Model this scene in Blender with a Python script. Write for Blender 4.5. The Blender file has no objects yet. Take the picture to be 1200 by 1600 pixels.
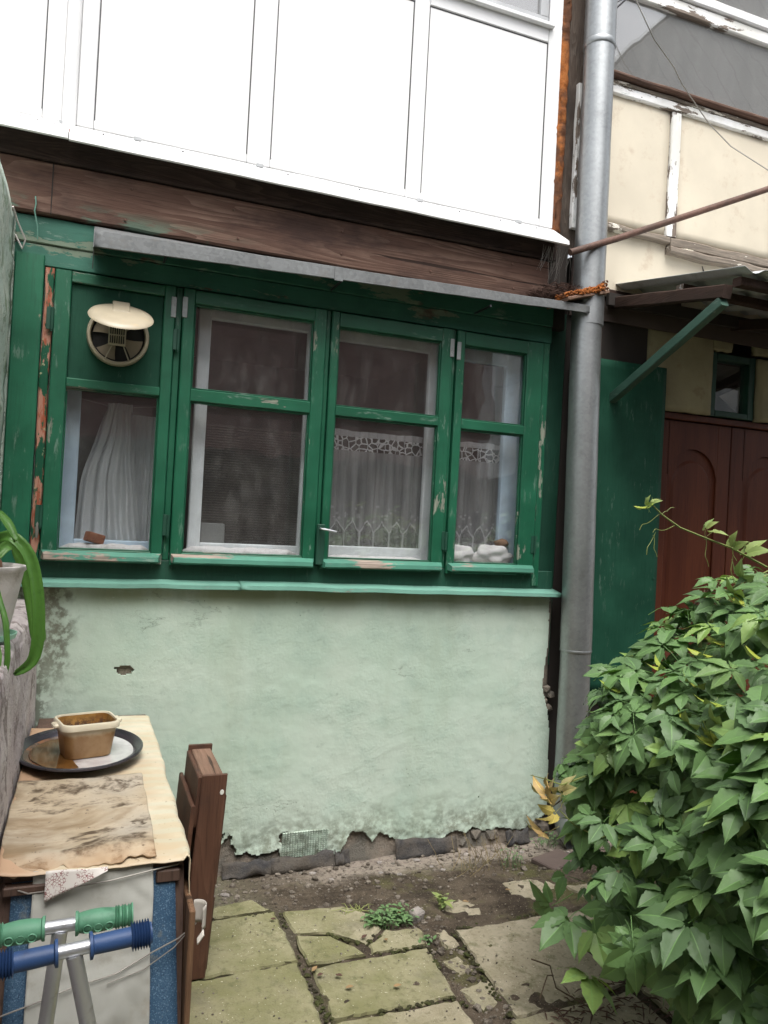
import bpy, bmesh, math, random
from mathutils import Vector, Matrix, noise
PI = math.pi
random.seed(7)
SC = bpy.context.scene
COL = SC.collection

# ------------------------------------------------------------------ camera, sky, sun, exposure
cam_d = bpy.data.cameras.new('camera'); cam = bpy.data.objects.new('camera', cam_d); COL.objects.link(cam)
cam_d.sensor_fit = 'HORIZONTAL'; cam_d.sensor_width = 36.0; cam_d.lens = 36.0
cam_d.clip_start = 0.02; cam_d.clip_end = 500
yaw, pitch, roll = math.radians(21.1), math.radians(0.55), 0.053
f = Vector((math.sin(yaw)*math.cos(pitch), math.cos(yaw)*math.cos(pitch), math.sin(pitch)))
r0 = f.cross(Vector((0, 0, 1))).normalized(); u0 = r0.cross(f)
rr = math.cos(roll)*r0 + math.sin(roll)*u0; uu = -math.sin(roll)*r0 + math.cos(roll)*u0
cam.matrix_world = Matrix(((rr.x, uu.x, -f.x, 0), (rr.y, uu.y, -f.y, -3.45), (rr.z, uu.z, -f.z, 1.55), (0, 0, 0, 1)))
SC.camera = cam

SUN_EL, SUN_AZ = math.radians(64), math.radians(186)      # azimuth clockwise from +Y
world = bpy.data.worlds.new('World'); SC.world = world; world.use_nodes = True
wn = world.node_tree; wn.nodes.clear()
wo = wn.nodes.new('ShaderNodeOutputWorld'); bg = wn.nodes.new('ShaderNodeBackground')
sky = wn.nodes.new('ShaderNodeTexSky'); sky.sky_type = 'NISHITA'; sky.sun_disc = False
sky.sun_elevation = SUN_EL; sky.sun_rotation = SUN_AZ; sky.dust_density = 4.0; sky.air_density = 1.0
hs = wn.nodes.new('ShaderNodeHueSaturation'); hs.inputs['Saturation'].default_value = 0.22
wn.links.new(sky.outputs[0], hs.inputs['Color']); wn.links.new(hs.outputs[0], bg.inputs['Color'])
bg.inputs['Strength'].default_value = 0.15
wn.links.new(bg.outputs[0], wo.inputs['Surface'])
sun_d = bpy.data.lights.new('sun', 'SUN'); sun_d.energy = 1.4; sun_d.angle = math.radians(40); sun_d.color = (1.0, 0.97, 0.92)
sun = bpy.data.objects.new('sun', sun_d); COL.objects.link(sun)
sd = Vector((math.sin(SUN_AZ)*math.cos(SUN_EL), math.cos(SUN_AZ)*math.cos(SUN_EL), math.sin(SUN_EL)))
sun.rotation_euler = sd.to_track_quat('Z', 'Y').to_euler()
SC.view_settings.view_transform = 'Standard'; SC.view_settings.look = 'None'
SC.view_settings.gamma = 1.0; SC.view_settings.use_curve_mapping = False
SC.view_settings.exposure = 0.95

# ------------------------------------------------------------------ material toolkit
class G:
    def __init__(s, name):
        s.mat = bpy.data.materials.new(name); s.mat.use_nodes = True
        s.t = s.mat.node_tree; s.t.nodes.clear()
        s.o = s.t.nodes.new('ShaderNodeOutputMaterial'); s._pos = None
    def n(s, typ, **kw):
        nd = s.t.nodes.new(typ)
        for k, v in kw.items(): setattr(nd, k, v)
        return nd
    def set(s, sock, v):
        if isinstance(v, bpy.types.NodeSocket): s.t.links.new(v, sock)
        elif isinstance(v, (tuple, list)):
            sock.default_value = tuple(v) + (1,) if len(v) == 3 and sock.type == 'RGBA' else v
        elif sock.type == 'RGBA': sock.default_value = (v, v, v, 1)
        else: sock.default_value = v
    def pos(s):
        if s._pos is None: s._pos = s.n('ShaderNodeNewGeometry').outputs['Position']
        return s._pos
    def obj(s): return s.n('ShaderNodeTexCoord').outputs['Object']
    def rnd(s): return s.n('ShaderNodeObjectInfo').outputs['Random']
    def isl(s): return s.n('ShaderNodeNewGeometry').outputs['Random Per Island']
    def map(s, v, scale=(1, 1, 1), loc=(0, 0, 0), rot=(0, 0, 0)):
        nd = s.n('ShaderNodeMapping'); s.set(nd.inputs['Vector'], v); nd.inputs['Scale'].default_value = scale
        nd.inputs['Location'].default_value = loc; nd.inputs['Rotation'].default_value = rot; return nd.outputs[0]
    def noise(s, v, scale=5, detail=6, rough=0.6, dist=0.0):
        nd = s.n('ShaderNodeTexNoise'); s.set(nd.inputs['Vector'], v); nd.inputs['Scale'].default_value = scale
        nd.inputs['Detail'].default_value = detail; nd.inputs['Roughness'].default_value = rough; nd.inputs['Distortion'].default_value = dist
        return nd.outputs[0]
    def vor(s, v, scale=5, feature='F1', out='Distance'):
        nd = s.n('ShaderNodeTexVoronoi', feature=feature); s.set(nd.inputs['Vector'], v); nd.inputs['Scale'].default_value = scale
        return nd.outputs[out]
    def wave(s, v, scale=5, dist=2, detail=2, dscale=1.0, direction='X', typ='BANDS', profile='SIN'):
        nd = s.n('ShaderNodeTexWave', wave_type=typ, wave_profile=profile)
        if typ == 'BANDS': nd.bands_direction = direction
        s.set(nd.inputs['Vector'], v); nd.inputs['Scale'].default_value = scale; nd.inputs['Distortion'].default_value = dist
        nd.inputs['Detail'].default_value = detail; nd.inputs['Detail Scale'].default_value = dscale; return nd.outputs['Fac']
    def ramp(s, fac, *stops):
        nd = s.n('ShaderNodeValToRGB'); s.set(nd.inputs[0], fac); e = nd.color_ramp.elements
        while len(e) < len(stops): e.new(0.5)
        for el, (p, c) in zip(e, stops):
            el.position = p; el.color = (c, c, c, 1) if isinstance(c, (int, float)) else (*c, 1)
        return nd.outputs[0]
    def mix(s, fac, a, b, blend='MIX'):
        nd = s.n('ShaderNodeMix', data_type='RGBA', blend_type=blend)
        s.set(nd.inputs[0], fac); s.set(nd.inputs[6], a); s.set(nd.inputs[7], b); return nd.outputs[2]
    def m(s, op, a, b=0.0, c=None, clamp=False):
        nd = s.n('ShaderNodeMath', operation=op, use_clamp=clamp); s.set(nd.inputs[0], a); s.set(nd.inputs[1], b)
        if c is not None: s.set(nd.inputs[2], c)
        return nd.outputs[0]
    def sep(s, v):
        nd = s.n('ShaderNodeSeparateXYZ'); s.set(nd.inputs[0], v); return nd.outputs
    def ss(s, v, a, b):           # smoothstep a -> b (works for a > b as well)
        nd = s.n('ShaderNodeMapRange', interpolation_type='SMOOTHSTEP'); s.set(nd.inputs[0], v)
        lo, hi, o0, o1 = (a, b, 0, 1) if a < b else (b, a, 1, 0)
        for k, x in zip((1, 2, 3, 4), (lo, hi, o0, o1)): nd.inputs[k].default_value = x
        return nd.outputs[0]
    def bump(s, h, strength=0.5, dist=0.01, nrm=None):
        nd = s.n('ShaderNodeBump'); s.set(nd.inputs['Height'], h); nd.inputs['Strength'].default_value = strength; nd.inputs['Distance'].default_value = dist
        if nrm is not None: s.set(nd.inputs['Normal'], nrm)
        return nd.outputs[0]
    def bsdf(s, color, rough=0.6, metal=0.0, nrm=None, spec=0.5, **kw):
        b = s.n('ShaderNodeBsdfPrincipled'); s.set(b.inputs['Base Color'], color); s.set(b.inputs['Roughness'], rough); s.set(b.inputs['Metallic'], metal)
        s.set(b.inputs['Specular IOR Level'], spec)
        if nrm is not None: s.set(b.inputs['Normal'], nrm)
        for k, v in kw.items(): s.set(b.inputs[k.replace('_', ' ')], v)
        return b.outputs[0]
    def done(s, sh):
        s.t.links.new(sh, s.o.inputs['Surface']); return s.mat
    def mixsh(s, fac, a, b):
        nd = s.n('ShaderNodeMixShader'); s.set(nd.inputs[0], fac); s.t.links.new(a, nd.inputs[1]); s.t.links.new(b, nd.inputs[2]); return nd.outputs[0]

def grain_scale(axis, k, stretch=14):
    sc = [k, k, k]; sc['xyz'.index(axis)] = k/stretch; return tuple(sc)

def paint_mat(name, col, under=(0.30, 0.26, 0.2), primer=None, axis='z', wear=0.5, rough=0.38, dark=0.5, spec=0.5, chipscale=9):
    """old oil paint on wood: brush marks, chips down to bare wood, grey scuffs, dirt in the grain"""
    g = G(name); p = g.pos()
    gr = g.noise(g.map(p, grain_scale(axis, 120, 16)), 1.0, 5, 0.65)
    big = g.noise(p, 3.1, 4, 0.6)
    c = g.mix(g.ss(big, 0.3, 0.72), col, tuple(min(1, x*1.5+0.006) for x in col))
    c = g.mix(g.m('MULTIPLY', g.ss(gr, 0.52, 0.75), 0.45), c, tuple(x*dark for x in col))
    scuff = g.m('MULTIPLY', g.ss(g.noise(g.map(p, grain_scale(axis, 46, 5)), 1.0, 8, 0.72), 0.565, 0.63), g.ss(g.noise(p, 4.3, 3, 0.5), 0.47, 0.62))
    c = g.mix(g.m('MULTIPLY', scuff, 0.55*min(1, wear*1.6)), c, (0.22, 0.30, 0.25))
    chipn = g.noise(g.map(p, grain_scale(axis, chipscale, 4)), 1.0, 9, 0.7)
    chipm = g.m('ADD', chipn, g.m('MULTIPLY', g.m('SUBTRACT', g.noise(p, 1.7, 3, 0.5), 0.5), 0.35))
    t = 0.735 - 0.12*wear
    chip = g.ss(chipm, t, t+0.012)
    wood = g.mix(g.ss(gr, 0.35, 0.65), under, tuple(x*0.55 for x in under))
    if primer: wood = g.mix(g.ss(g.noise(p, 7, 3, 0.5), 0.42, 0.5), wood, primer)
    c = g.mix(chip, c, wood)
    h = g.m('SUBTRACT', g.m('ADD', g.m('MULTIPLY', gr, 0.25), g.m('MULTIPLY', g.noise(p, 180, 3, 0.6), 0.2)), g.m('MULTIPLY', chip, 0.6))
    n = g.bump(h, 0.5, 0.0035)
    ro = g.m('ADD', g.m('MULTIPLY', gr, 0.25), rough-0.1)
    ro = g.mix(chip, ro, 0.85)
    return g.done(g.bsdf(c, ro, 0, n, spec))

def wood_mat(name, c1, c2, c3, axis='x', k=1.0, rough=0.8, spec=0.25, bumpd=0.006, extra=None):
    g = G(name); p = g.pos()
    mp = g.map(p, grain_scale(axis, 16*k, 12))
    w = g.noise(mp, 1.0, 1.2, 0.35, 0.25)
    ring = g.m('FRACT', g.m('MULTIPLY', w, 17.0))
    ring = g.m('MULTIPLY', g.ss(ring, 0.15, 0.95), g.ss(g.noise(g.map(p, grain_scale(axis, 9, 4), (7, 3, 1)), 1.0, 4, 0.6), 0.30, 0.70))
    fine = g.noise(g.map(p, grain_scale(axis, 210*k, 26)), 1.0, 4, 0.7)
    big = g.noise(g.map(p, grain_scale(axis, 5, 2.5)), 1.0, 5, 0.65)
    c = g.mix(ring, c1, c2)
    c = g.mix(g.ss(big, 0.42, 0.68), c, c3)
    c = g.mix(g.m('MULTIPLY', g.ss(fine, 0.5, 0.7), 0.6), c, tuple(x*0.35 for x in c1))
    crack = g.ss(g.noise(g.map(p, grain_scale(axis, 34*k, 40)), 1.0, 4, 0.6), 0.66, 0.69)
    c = g.mix(g.m('MULTIPLY', crack, 0.8), c, tuple(x*0.15 for x in c1))
    if extra: c = extra(g, p, c)
    h = g.m('SUBTRACT', g.m('ADD', g.m('MULTIPLY', ring, 0.35), g.m('MULTIPLY', fine, 0.6)), crack)
    return g.done(g.bsdf(c, rough, 0, g.bump(h, 0.6, bumpd), spec))

MT = {}
GREEN = (0.006, 0.078, 0.039)
MT['green_z'] = paint_mat('green_paint_upright', GREEN, under=(0.26, 0.28, 0.22), axis='z', wear=0.85)
MT['green_x'] = paint_mat('green_paint_level', GREEN, under=(0.26, 0.28, 0.22), axis='x', wear=0.8)
MT['green_board'] = paint_mat('green_paint_board', (0.009, 0.098, 0.050), under=(0.42, 0.40, 0.27), axis='z', wear=0.95)
MT['green_dark'] = paint_mat('dark_green_paint', (0.005, 0.045, 0.026), axis='z', wear=0.12, rough=0.5)
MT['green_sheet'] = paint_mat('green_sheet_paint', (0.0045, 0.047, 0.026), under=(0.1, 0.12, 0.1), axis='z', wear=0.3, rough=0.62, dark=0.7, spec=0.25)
MT['teal'] = paint_mat('teal_paint', (0.105, 0.235, 0.185), under=(0.33, 0.35, 0.29), axis='x', wear=0.8, rough=0.5)
MT['teal_flaky'] = paint_mat('flaky_teal_paint', (0.022, 0.105, 0.072), under=(0.13, 0.10, 0.075), primer=(0.17, 0.22, 0.16), axis='x', wear=1.5, rough=0.65, chipscale=7)
MT['drip'] = paint_mat('drip_board_paint', (0.045, 0.165, 0.115), under=(0.36, 0.29, 0.24), axis='x', wear=1.2, rough=0.5, chipscale=12)

def primer_strip():
    g = G('red_primer_strip'); p = g.pos()
    n1 = g.noise(g.map(p, (20, 20, 5)), 1.0, 7, 0.7); n2 = g.noise(g.map(p, (40, 40, 7), (3, 1, 7)), 1.0, 6, 0.7)
    c = g.mix(g.ss(n2, 0.44, 0.54), (0.34, 0.085, 0.042), (0.42, 0.21, 0.15))
    c = g.mix(g.ss(n1, 0.50, 0.53), c, GREEN)
    c = g.mix(g.ss(g.noise(p, 31, 5, 0.7), 0.62, 0.66), c, (0.42, 0.42, 0.25))
    return g.done(g.bsdf(c, 0.7, 0, g.bump(n1, 0.6, 0.006), 0.3))
MT['primer'] = primer_strip()
MT['brace'] = paint_mat('dull_brace_paint', (0.035, 0.085, 0.062), axis='y', wear=0.6, rough=0.5)

def plaster():
    g = G('pale_green_plaster'); p = g.pos(); x, y, z = g.sep(p)
    a = g.noise(p, 1.6, 5, 0.6); b = g.noise(p, 5.5, 6, 0.65); fn = g.noise(p, 95, 5, 0.75); mid = g.noise(p, 22, 6, 0.7)
    c = g.mix(g.ss(a, 0.35, 0.65), (0.435, 0.545, 0.450), (0.505, 0.595, 0.510))
    c = g.mix(g.m('MULTIPLY', g.ss(b, 0.45, 0.7), 0.55), c, (0.365, 0.480, 0.405))
    c = g.mix(g.m('MULTIPLY', g.ss(g.noise(g.map(p, (1, 1, 1), (4, 2, 9)), 2.4, 5, 0.6), 0.52, 0.7), 0.5), c, (0.50, 0.575, 0.49))
    # yellowish run-off under the ledge
    c = g.mix(g.m('MULTIPLY', g.m('MULTIPLY', g.ss(z, 1.10, 1.18), g.ss(g.noise(g.map(p, (3, 3, 0.6)), 1.0, 5, 0.6), 0.35, 0.6)), 0.6), c, (0.25, 0.28, 0.12))
    # black mould in the top left corner and along the left joint
    edge = g.m('ADD', g.ss(x, 0.10, -0.15), g.m('MULTIPLY', g.m('SUBTRACT', b, 0.5), 2.4))
    mould = g.m('MULTIPLY', g.m('MULTIPLY', g.ss(edge, 0.40, 0.95), g.ss(z, 0.62, 0.98)), g.ss(mid, 0.42, 0.56))
    thin = g.m('MULTIPLY', g.ss(g.m('ADD', x, g.m('MULTIPLY', g.m('SUBTRACT', b, 0.5), 0.12)), -0.06, -0.15), g.ss(mid, 0.40, 0.55))
    mould = g.m('MAXIMUM', mould, thin)
    c = g.mix(g.m('MULTIPLY', mould, 0.72), c, (0.075, 0.070, 0.045))
    c = g.mix(g.m('MULTIPLY', g.m('MULTIPLY', g.ss(edge, 0.5, 1.2), g.ss(z, 0.7, 1.0)), 0.35), c, (0.16, 0.14, 0.09))
    # damp, dirty foot
    foot = g.m('MULTIPLY', g.ss(g.m('ADD', z, g.m('MULTIPLY', g.m('SUBTRACT', b, 0.5), 0.4)), 0.24, 0.0), g.ss(mid, 0.40, 0.62))
    c = g.mix(g.m('MULTIPLY', foot, 0.75), c, (0.16, 0.17, 0.12))
    c = g.mix(g.m('MULTIPLY', g.ss(g.noise(g.map(p, (1, 1, 1), (8, 1, 3)), 13, 8, 0.78), 0.58, 0.66), 0.45), c, (0.30, 0.38, 0.32))
    c = g.mix(g.m('MULTIPLY', g.ss(g.noise(g.map(p, (2.2, 2.2, 0.5), (2, 2, 2)), 1.0, 6, 0.7), 0.52, 0.66), 0.35), c, (0.36, 0.43, 0.33))
    scr = g.m('MULTIPLY', g.ss(g.noise(g.map(p, (16, 16, 90), (0, 0, 0), (0, 0.7, 0)), 1.0, 3, 0.5), 0.70, 0.74), g.ss(b, 0.5, 0.6))
    c = g.mix(g.m('MULTIPLY', scr, 0.6), c, (0.58, 0.66, 0.60))
    spots = g.ss(g.vor(p, 24, 'F1'), 0.10, 0.05)
    c = g.mix(g.m('MULTIPLY', g.m('MULTIPLY', spots, g.ss(g.noise(p, 2.2, 3, 0.5), 0.55, 0.68)), 0.7), c, (0.12, 0.14, 0.10))
    h = g.m('ADD', g.m('MULTIPLY', fn, 0.55), g.m('MULTIPLY', mid, 0.7))
    h = g.m('ADD', h, g.m('MULTIPLY', g.vor(p, 80, 'SMOOTH_F1'), 0.35))
    trowel = g.noise(g.map(p, (5, 5, 9), (1, 2, 3), (0, 0.5, 0)), 1.0, 7, 0.6)
    h = g.m('ADD', g.m('MULTIPLY', h, g.m('ADD', 0.22, g.m('MULTIPLY', g.ss(g.noise(p, 2.7, 4, 0.6), 0.38, 0.66), 0.9))), g.m('MULTIPLY', trowel, 0.5))
    ln = g.noise(g.map(p, (1.1, 1.1, 2.6), (3, 1, 2), (0, 0.6, 0)), 1.0, 9, 0.62)
    crk = g.m('MULTIPLY', g.ss(g.m('ABSOLUTE', g.m('SUBTRACT', ln, 0.5)), 0.0035, 0.0), g.ss(g.noise(p, 2.3, 4, 0.6), 0.55, 0.62))
    c = g.mix(g.m('MULTIPLY', crk, 0.55), c, (0.17, 0.20, 0.16)); h = g.m('SUBTRACT', h, crk)
    return g.done(g.bsdf(c, 0.62, 0, g.bump(h, 0.34, 0.008), 0.35))
MT['plaster'] = plaster()

def rough_mat(name, cols, scale=8, rough=0.9, bump=0.7, bdist=0.015, spec=0.2, fleck=None):
    g = G(name); p = g.pos(); a = g.noise(p, scale, 7, 0.65); b = g.noise(p, scale*5.3, 6, 0.7); d = g.noise(p, scale*0.31, 4, 0.6)
    c = g.mix(g.ss(a, 0.38, 0.64), cols[0], cols[1])
    c = g.mix(g.ss(d, 0.42, 0.62), c, cols[2] if len(cols) > 2 else cols[0])
    c = g.mix(g.m('MULTIPLY', g.ss(b, 0.52, 0.68), 0.6), c, tuple(v*0.45 for v in cols[0]))
    if fleck: c = g.mix(g.m('MULTIPLY', g.ss(g.noise(p, scale*17, 3, 0.6), 0.66, 0.70), 0.9), c, fleck)
    return g.done(g.bsdf(c, rough, 0, g.bump(g.m('ADD', a, b), bump, bdist), spec))
MT['masonry'] = rough_mat('old_masonry', [(0.20, 0.17, 0.14), (0.30, 0.25, 0.20), (0.15, 0.14, 0.12)], 14)
MT['felt'] = rough_mat('bitumen_felt', [(0.030, 0.029, 0.031), (0.060, 0.055, 0.052), (0.085, 0.072, 0.058)], 18, 0.75, 0.7, 0.008, 0.4, (0.2, 0.19, 0.17))

def soil():
    g = G('dirt_and_worn_concrete'); p = g.pos(); x, y, z = g.sep(p)
    a = g.noise(p, 6, 7, 0.68); b = g.noise(p, 38, 6, 0.75); d = g.noise(p, 1.9, 4, 0.6)
    c = g.mix(g.ss(a, 0.36, 0.64), (0.050, 0.038, 0.028), (0.115, 0.090, 0.066))
    pale = g.m('MULTIPLY', g.ss(g.m('ADD', y, g.m('MULTIPLY', g.m('SUBTRACT', a, 0.5), 0.35)), -0.30, -0.14), g.ss(g.m('ADD', x, g.m('MULTIPLY', d, 0.5)), 1.0, 1.5))
    c = g.mix(g.m('MULTIPLY', pale, 0.8), c, g.mix(g.ss(b, 0.4, 0.65), (0.36, 0.31, 0.26), (0.24, 0.20, 0.17)))
    grey = g.m('MULTIPLY', g.ss(g.m('ADD', x, g.m('MULTIPLY', a, 0.4)), 1.1, 0.7), g.ss(d, 0.40, 0.55))
    c = g.mix(g.m('MULTIPLY', grey, 0.7), c, (0.20, 0.19, 0.13))
    moss = g.m('MULTIPLY', g.ss(g.noise(g.map(p, (1, 1, 1), (5, 5, 5)), 3.3, 5, 0.65), 0.50, 0.62), g.ss(y, -0.12, -0.40))
    c = g.mix(g.m('MULTIPLY', moss, 0.6), c, (0.115, 0.115, 0.042))
    c = g.mix(g.ss(g.noise(p, 150, 3, 0.6), 0.64, 0.69), c, (0.36, 0.31, 0.24))
    c = g.mix(g.m('MULTIPLY', g.ss(b, 0.52, 0.66), 0.7), c, (0.022, 0.017, 0.013))
    return g.done(g.bsdf(c, 0.95, 0, g.bump(g.m('ADD', g.m('MULTIPLY', a, 0.5), b), 0.8, 0.02), 0.15))
MT['soil'] = soil()

def slab_mat():
    g = G('mossy_concrete'); p = g.pos(); r = g.rnd(); x, y, z = g.sep(p)
    a = g.noise(p, 5.0, 6, 0.65); b = g.noise(p, 42, 6, 0.75); d = g.noise(p, 2.1, 4, 0.55)
    mossy = g.mix(g.ss(a, 0.35, 0.65), (0.185, 0.180, 0.088), (0.262, 0.245, 0.148))
    bare = g.mix(g.ss(a, 0.35, 0.65), (0.27, 0.235, 0.165), (0.36, 0.315, 0.235))
    f_ = g.ss(g.m('ADD', g.m('ADD', x, g.m('MULTIPLY', d, 0.9)), g.m('MULTIPLY', g.m('SUBTRACT', r, 0.5), 0.35)), 1.35, 2.05)
    c = g.mix(f_, mossy, bare)
    c = g.mix(g.m('MULTIPLY', g.ss(b, 0.50, 0.66), 0.55), c, (0.115, 0.105, 0.055))
    c = g.mix(g.ss(g.noise(p, 120, 2, 0.5), 0.69, 0.73), c, (0.52, 0.49, 0.38))
    c = g.mix(g.m('MULTIPLY', g.ss(g.noise(p, 9, 6, 0.72), 0.54, 0.66), 0.6), c, (0.105, 0.105, 0.048))
    c = g.mix(g.m('MULTIPLY', g.ss(g.noise(p, 2.7, 6, 0.7), 0.54, 0.68), 0.5), c, (0.155, 0.14, 0.10))
    ed = g.sep(g.n('ShaderNodeNewGeometry').outputs['True Normal'])[2]
    c = g.mix(g.ss(ed, 0.9, 0.5), c, (0.06, 0.055, 0.028))
    return g.done(g.bsdf(c, 0.92, 0, g.bump(g.m('ADD', g.m('MULTIPLY', b, 0.9), g.noise(p, 140, 3, 0.6)), 0.6, 0.006), 0.2))
MT['slab'] = slab_mat()

def beam_extra(g, p, c):
    x, y, z = g.sep(p)
    t = g.noise(g.map(p, (3, 3, 12)), 1.0, 6, 0.65)
    low = g.m('MULTIPLY', g.m('MULTIPLY', g.ss(g.m('ADD', z, g.m('MULTIPLY', t, 0.10)), 2.86, 2.78), g.ss(x, 0.75, 0.1)), g.ss(t, 0.48, 0.56))
    return g.mix(g.m('MULTIPLY', low, 0.7), c, (0.10, 0.19, 0.14))
MT['beam'] = wood_mat('weathered_brown_timber', (0.120, 0.066, 0.048), (0.225, 0.145, 0.108), (0.062, 0.036, 0.029), 'x', 0.5, 0.75, 0.25, 0.008, beam_extra)
MT['beam_dark'] = wood_mat('dark_timber', (0.045, 0.028, 0.023), (0.085, 0.055, 0.044), (0.03, 0.02, 0.018), 'x', 0.9, 0.8)
MT['grey_wood'] = wood_mat('grey_weathered_wood', (0.115, 0.085, 0.066), (0.20, 0.165, 0.135), (0.05, 0.04, 0.034), 'z', 1.4, 0.85)
MT['crate'] = wood_mat('stained_crate_wood', (0.088, 0.040, 0.025), (0.125, 0.060, 0.038), (0.055, 0.030, 0.022), 'z', 0.6, 0.55, 0.4, 0.003)
MT['crate_top'] = wood_mat('worn_crate_wood', (0.21, 0.125, 0.085), (0.27, 0.17, 0.12), (0.15, 0.09, 0.062), 'y', 0.9, 0.65, 0.35, 0.003)
MT['awning_wood'] = wood_mat('dark_awning_timber', (0.055, 0.032, 0.025), (0.09, 0.055, 0.042), (0.04, 0.026, 0.02), 'y', 1.0, 0.8)
MT['white_peel_z'] = paint_mat('peeling_white_paint', (0.74, 0.73, 0.68), under=(0.24, 0.19, 0.15), axis='z', wear=1.7, rough=0.6, dark=0.8, chipscale=14)
MT['white_peel_x'] = paint_mat('peeling_white_paint_level', (0.74, 0.73, 0.68), under=(0.26, 0.21, 0.17), axis='x', wear=1.7, rough=0.6, dark=0.8, chipscale=14)
MT['white_bare_x'] = paint_mat('bare_white_rail', (0.66, 0.63, 0.55), under=(0.30, 0.25, 0.2), axis='x', wear=2.6, rough=0.7, dark=0.6, chipscale=16)
MT['sash_white'] = paint_mat('inner_sash_paint', (0.62, 0.65, 0.66), under=(0.45, 0.42, 0.38), axis='z', wear=0.2, rough=0.5, dark=0.9)
MT['sash_blue'] = paint_mat('inner_sash_blue_paint', (0.46, 0.58, 0.70), under=(0.45, 0.42, 0.38), axis='z', wear=0.1, rough=0.5, dark=0.9)

def flat(name, col, rough=0.5, metal=0.0, spec=0.5, nscale=6, var=0.12, bump=0.0, bscale=60, bdist=0.004, dirt=None, **kw):
    g = G(name); p = g.pos(); a = g.noise(p, nscale, 5, 0.6); b = g.noise(p, bscale, 4, 0.65)
    c = g.mix(g.ss(a, 0.3, 0.7), tuple(v*(1-var) for v in col), tuple(min(1, v*(1+var)) for v in col))
    if dirt: c = g.mix(g.m('MULTIPLY', g.ss(g.noise(p, nscale*2.2, 7, 0.7), 0.54, 0.68), 0.8), c, dirt)
    ro = g.m('ADD', rough-0.06, g.m('MULTIPLY', a, 0.12))
    return g.done(g.bsdf(c, ro, metal, g.bump(b, bump, bdist) if bump else None, spec, **kw))
MT['pvc'] = flat('white_pvc', (0.82, 0.82, 0.82), 0.32, var=0.02)
MT['pvc_panel'] = flat('white_pvc_panel', (0.84, 0.835, 0.83), 0.35, var=0.02, nscale=1.5)
MT['gasket'] = flat('black_rubber_gasket', (0.06, 0.06, 0.065), 0.6)
MT['grey_pvc'] = flat('shaded_grey_frame', (0.42, 0.43, 0.44), 0.4)
MT['foam'] = rough_mat('orange_mounting_foam', [(0.40, 0.125, 0.03), (0.54, 0.20, 0.06), (0.15, 0.07, 0.04)], 24, 0.9, 0.9, 0.012)
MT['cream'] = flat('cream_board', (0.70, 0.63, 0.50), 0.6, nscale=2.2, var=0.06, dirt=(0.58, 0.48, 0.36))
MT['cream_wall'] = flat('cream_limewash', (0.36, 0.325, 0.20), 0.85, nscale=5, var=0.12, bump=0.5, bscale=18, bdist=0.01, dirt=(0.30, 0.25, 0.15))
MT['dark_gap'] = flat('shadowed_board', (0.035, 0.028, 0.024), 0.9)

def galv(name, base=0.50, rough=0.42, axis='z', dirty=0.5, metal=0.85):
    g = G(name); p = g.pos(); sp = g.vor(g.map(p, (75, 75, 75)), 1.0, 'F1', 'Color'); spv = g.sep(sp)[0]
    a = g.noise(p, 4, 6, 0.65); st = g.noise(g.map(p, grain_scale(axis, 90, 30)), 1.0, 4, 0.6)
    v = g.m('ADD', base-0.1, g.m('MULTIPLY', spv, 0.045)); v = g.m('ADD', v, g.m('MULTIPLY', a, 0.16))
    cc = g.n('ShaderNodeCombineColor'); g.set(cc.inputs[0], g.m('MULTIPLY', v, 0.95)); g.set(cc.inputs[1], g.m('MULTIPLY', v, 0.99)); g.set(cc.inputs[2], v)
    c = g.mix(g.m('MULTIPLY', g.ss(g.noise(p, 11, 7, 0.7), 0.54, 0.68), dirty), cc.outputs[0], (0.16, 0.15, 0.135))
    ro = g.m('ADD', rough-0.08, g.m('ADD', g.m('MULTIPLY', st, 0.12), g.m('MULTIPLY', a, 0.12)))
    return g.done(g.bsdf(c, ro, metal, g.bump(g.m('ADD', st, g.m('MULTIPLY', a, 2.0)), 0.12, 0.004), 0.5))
MT['pipe'] = galv('galvanised_pipe', 0.37, 0.38, 'z', 0.22)
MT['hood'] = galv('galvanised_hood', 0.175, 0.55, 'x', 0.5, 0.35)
MT['rust'] = rough_mat('rusty_brown_steel', [(0.13, 0.065, 0.045), (0.17, 0.09, 0.065), (0.09, 0.05, 0.036)], 22, 0.65, 0.4, 0.004, 0.4)
MT['steel_dark'] = flat('dark_worn_metal', (0.10, 0.10, 0.11), 0.4, 0.8)
MT['wire'] = flat('dull_wire', (0.36, 0.34, 0.31), 0.5, 0.6)
MT['chrome'] = flat('chromed_tube', (0.56, 0.57, 0.60), 0.36, 0.75, var=0.05, dirt=(0.34, 0.33, 0.32), bump=0.15)
MT['corrugated'] = galv('corrugated_sheet', 0.50, 0.55, 'y', 0.4, 0.15)

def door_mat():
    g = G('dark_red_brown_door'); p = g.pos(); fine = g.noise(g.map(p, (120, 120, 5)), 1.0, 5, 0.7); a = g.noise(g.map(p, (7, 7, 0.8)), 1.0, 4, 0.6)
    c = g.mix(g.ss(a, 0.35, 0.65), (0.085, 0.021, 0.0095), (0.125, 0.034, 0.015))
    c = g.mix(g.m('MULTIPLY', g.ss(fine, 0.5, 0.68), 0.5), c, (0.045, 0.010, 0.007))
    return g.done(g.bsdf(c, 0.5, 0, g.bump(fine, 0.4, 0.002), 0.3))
MT['door'] = door_mat()

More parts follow.
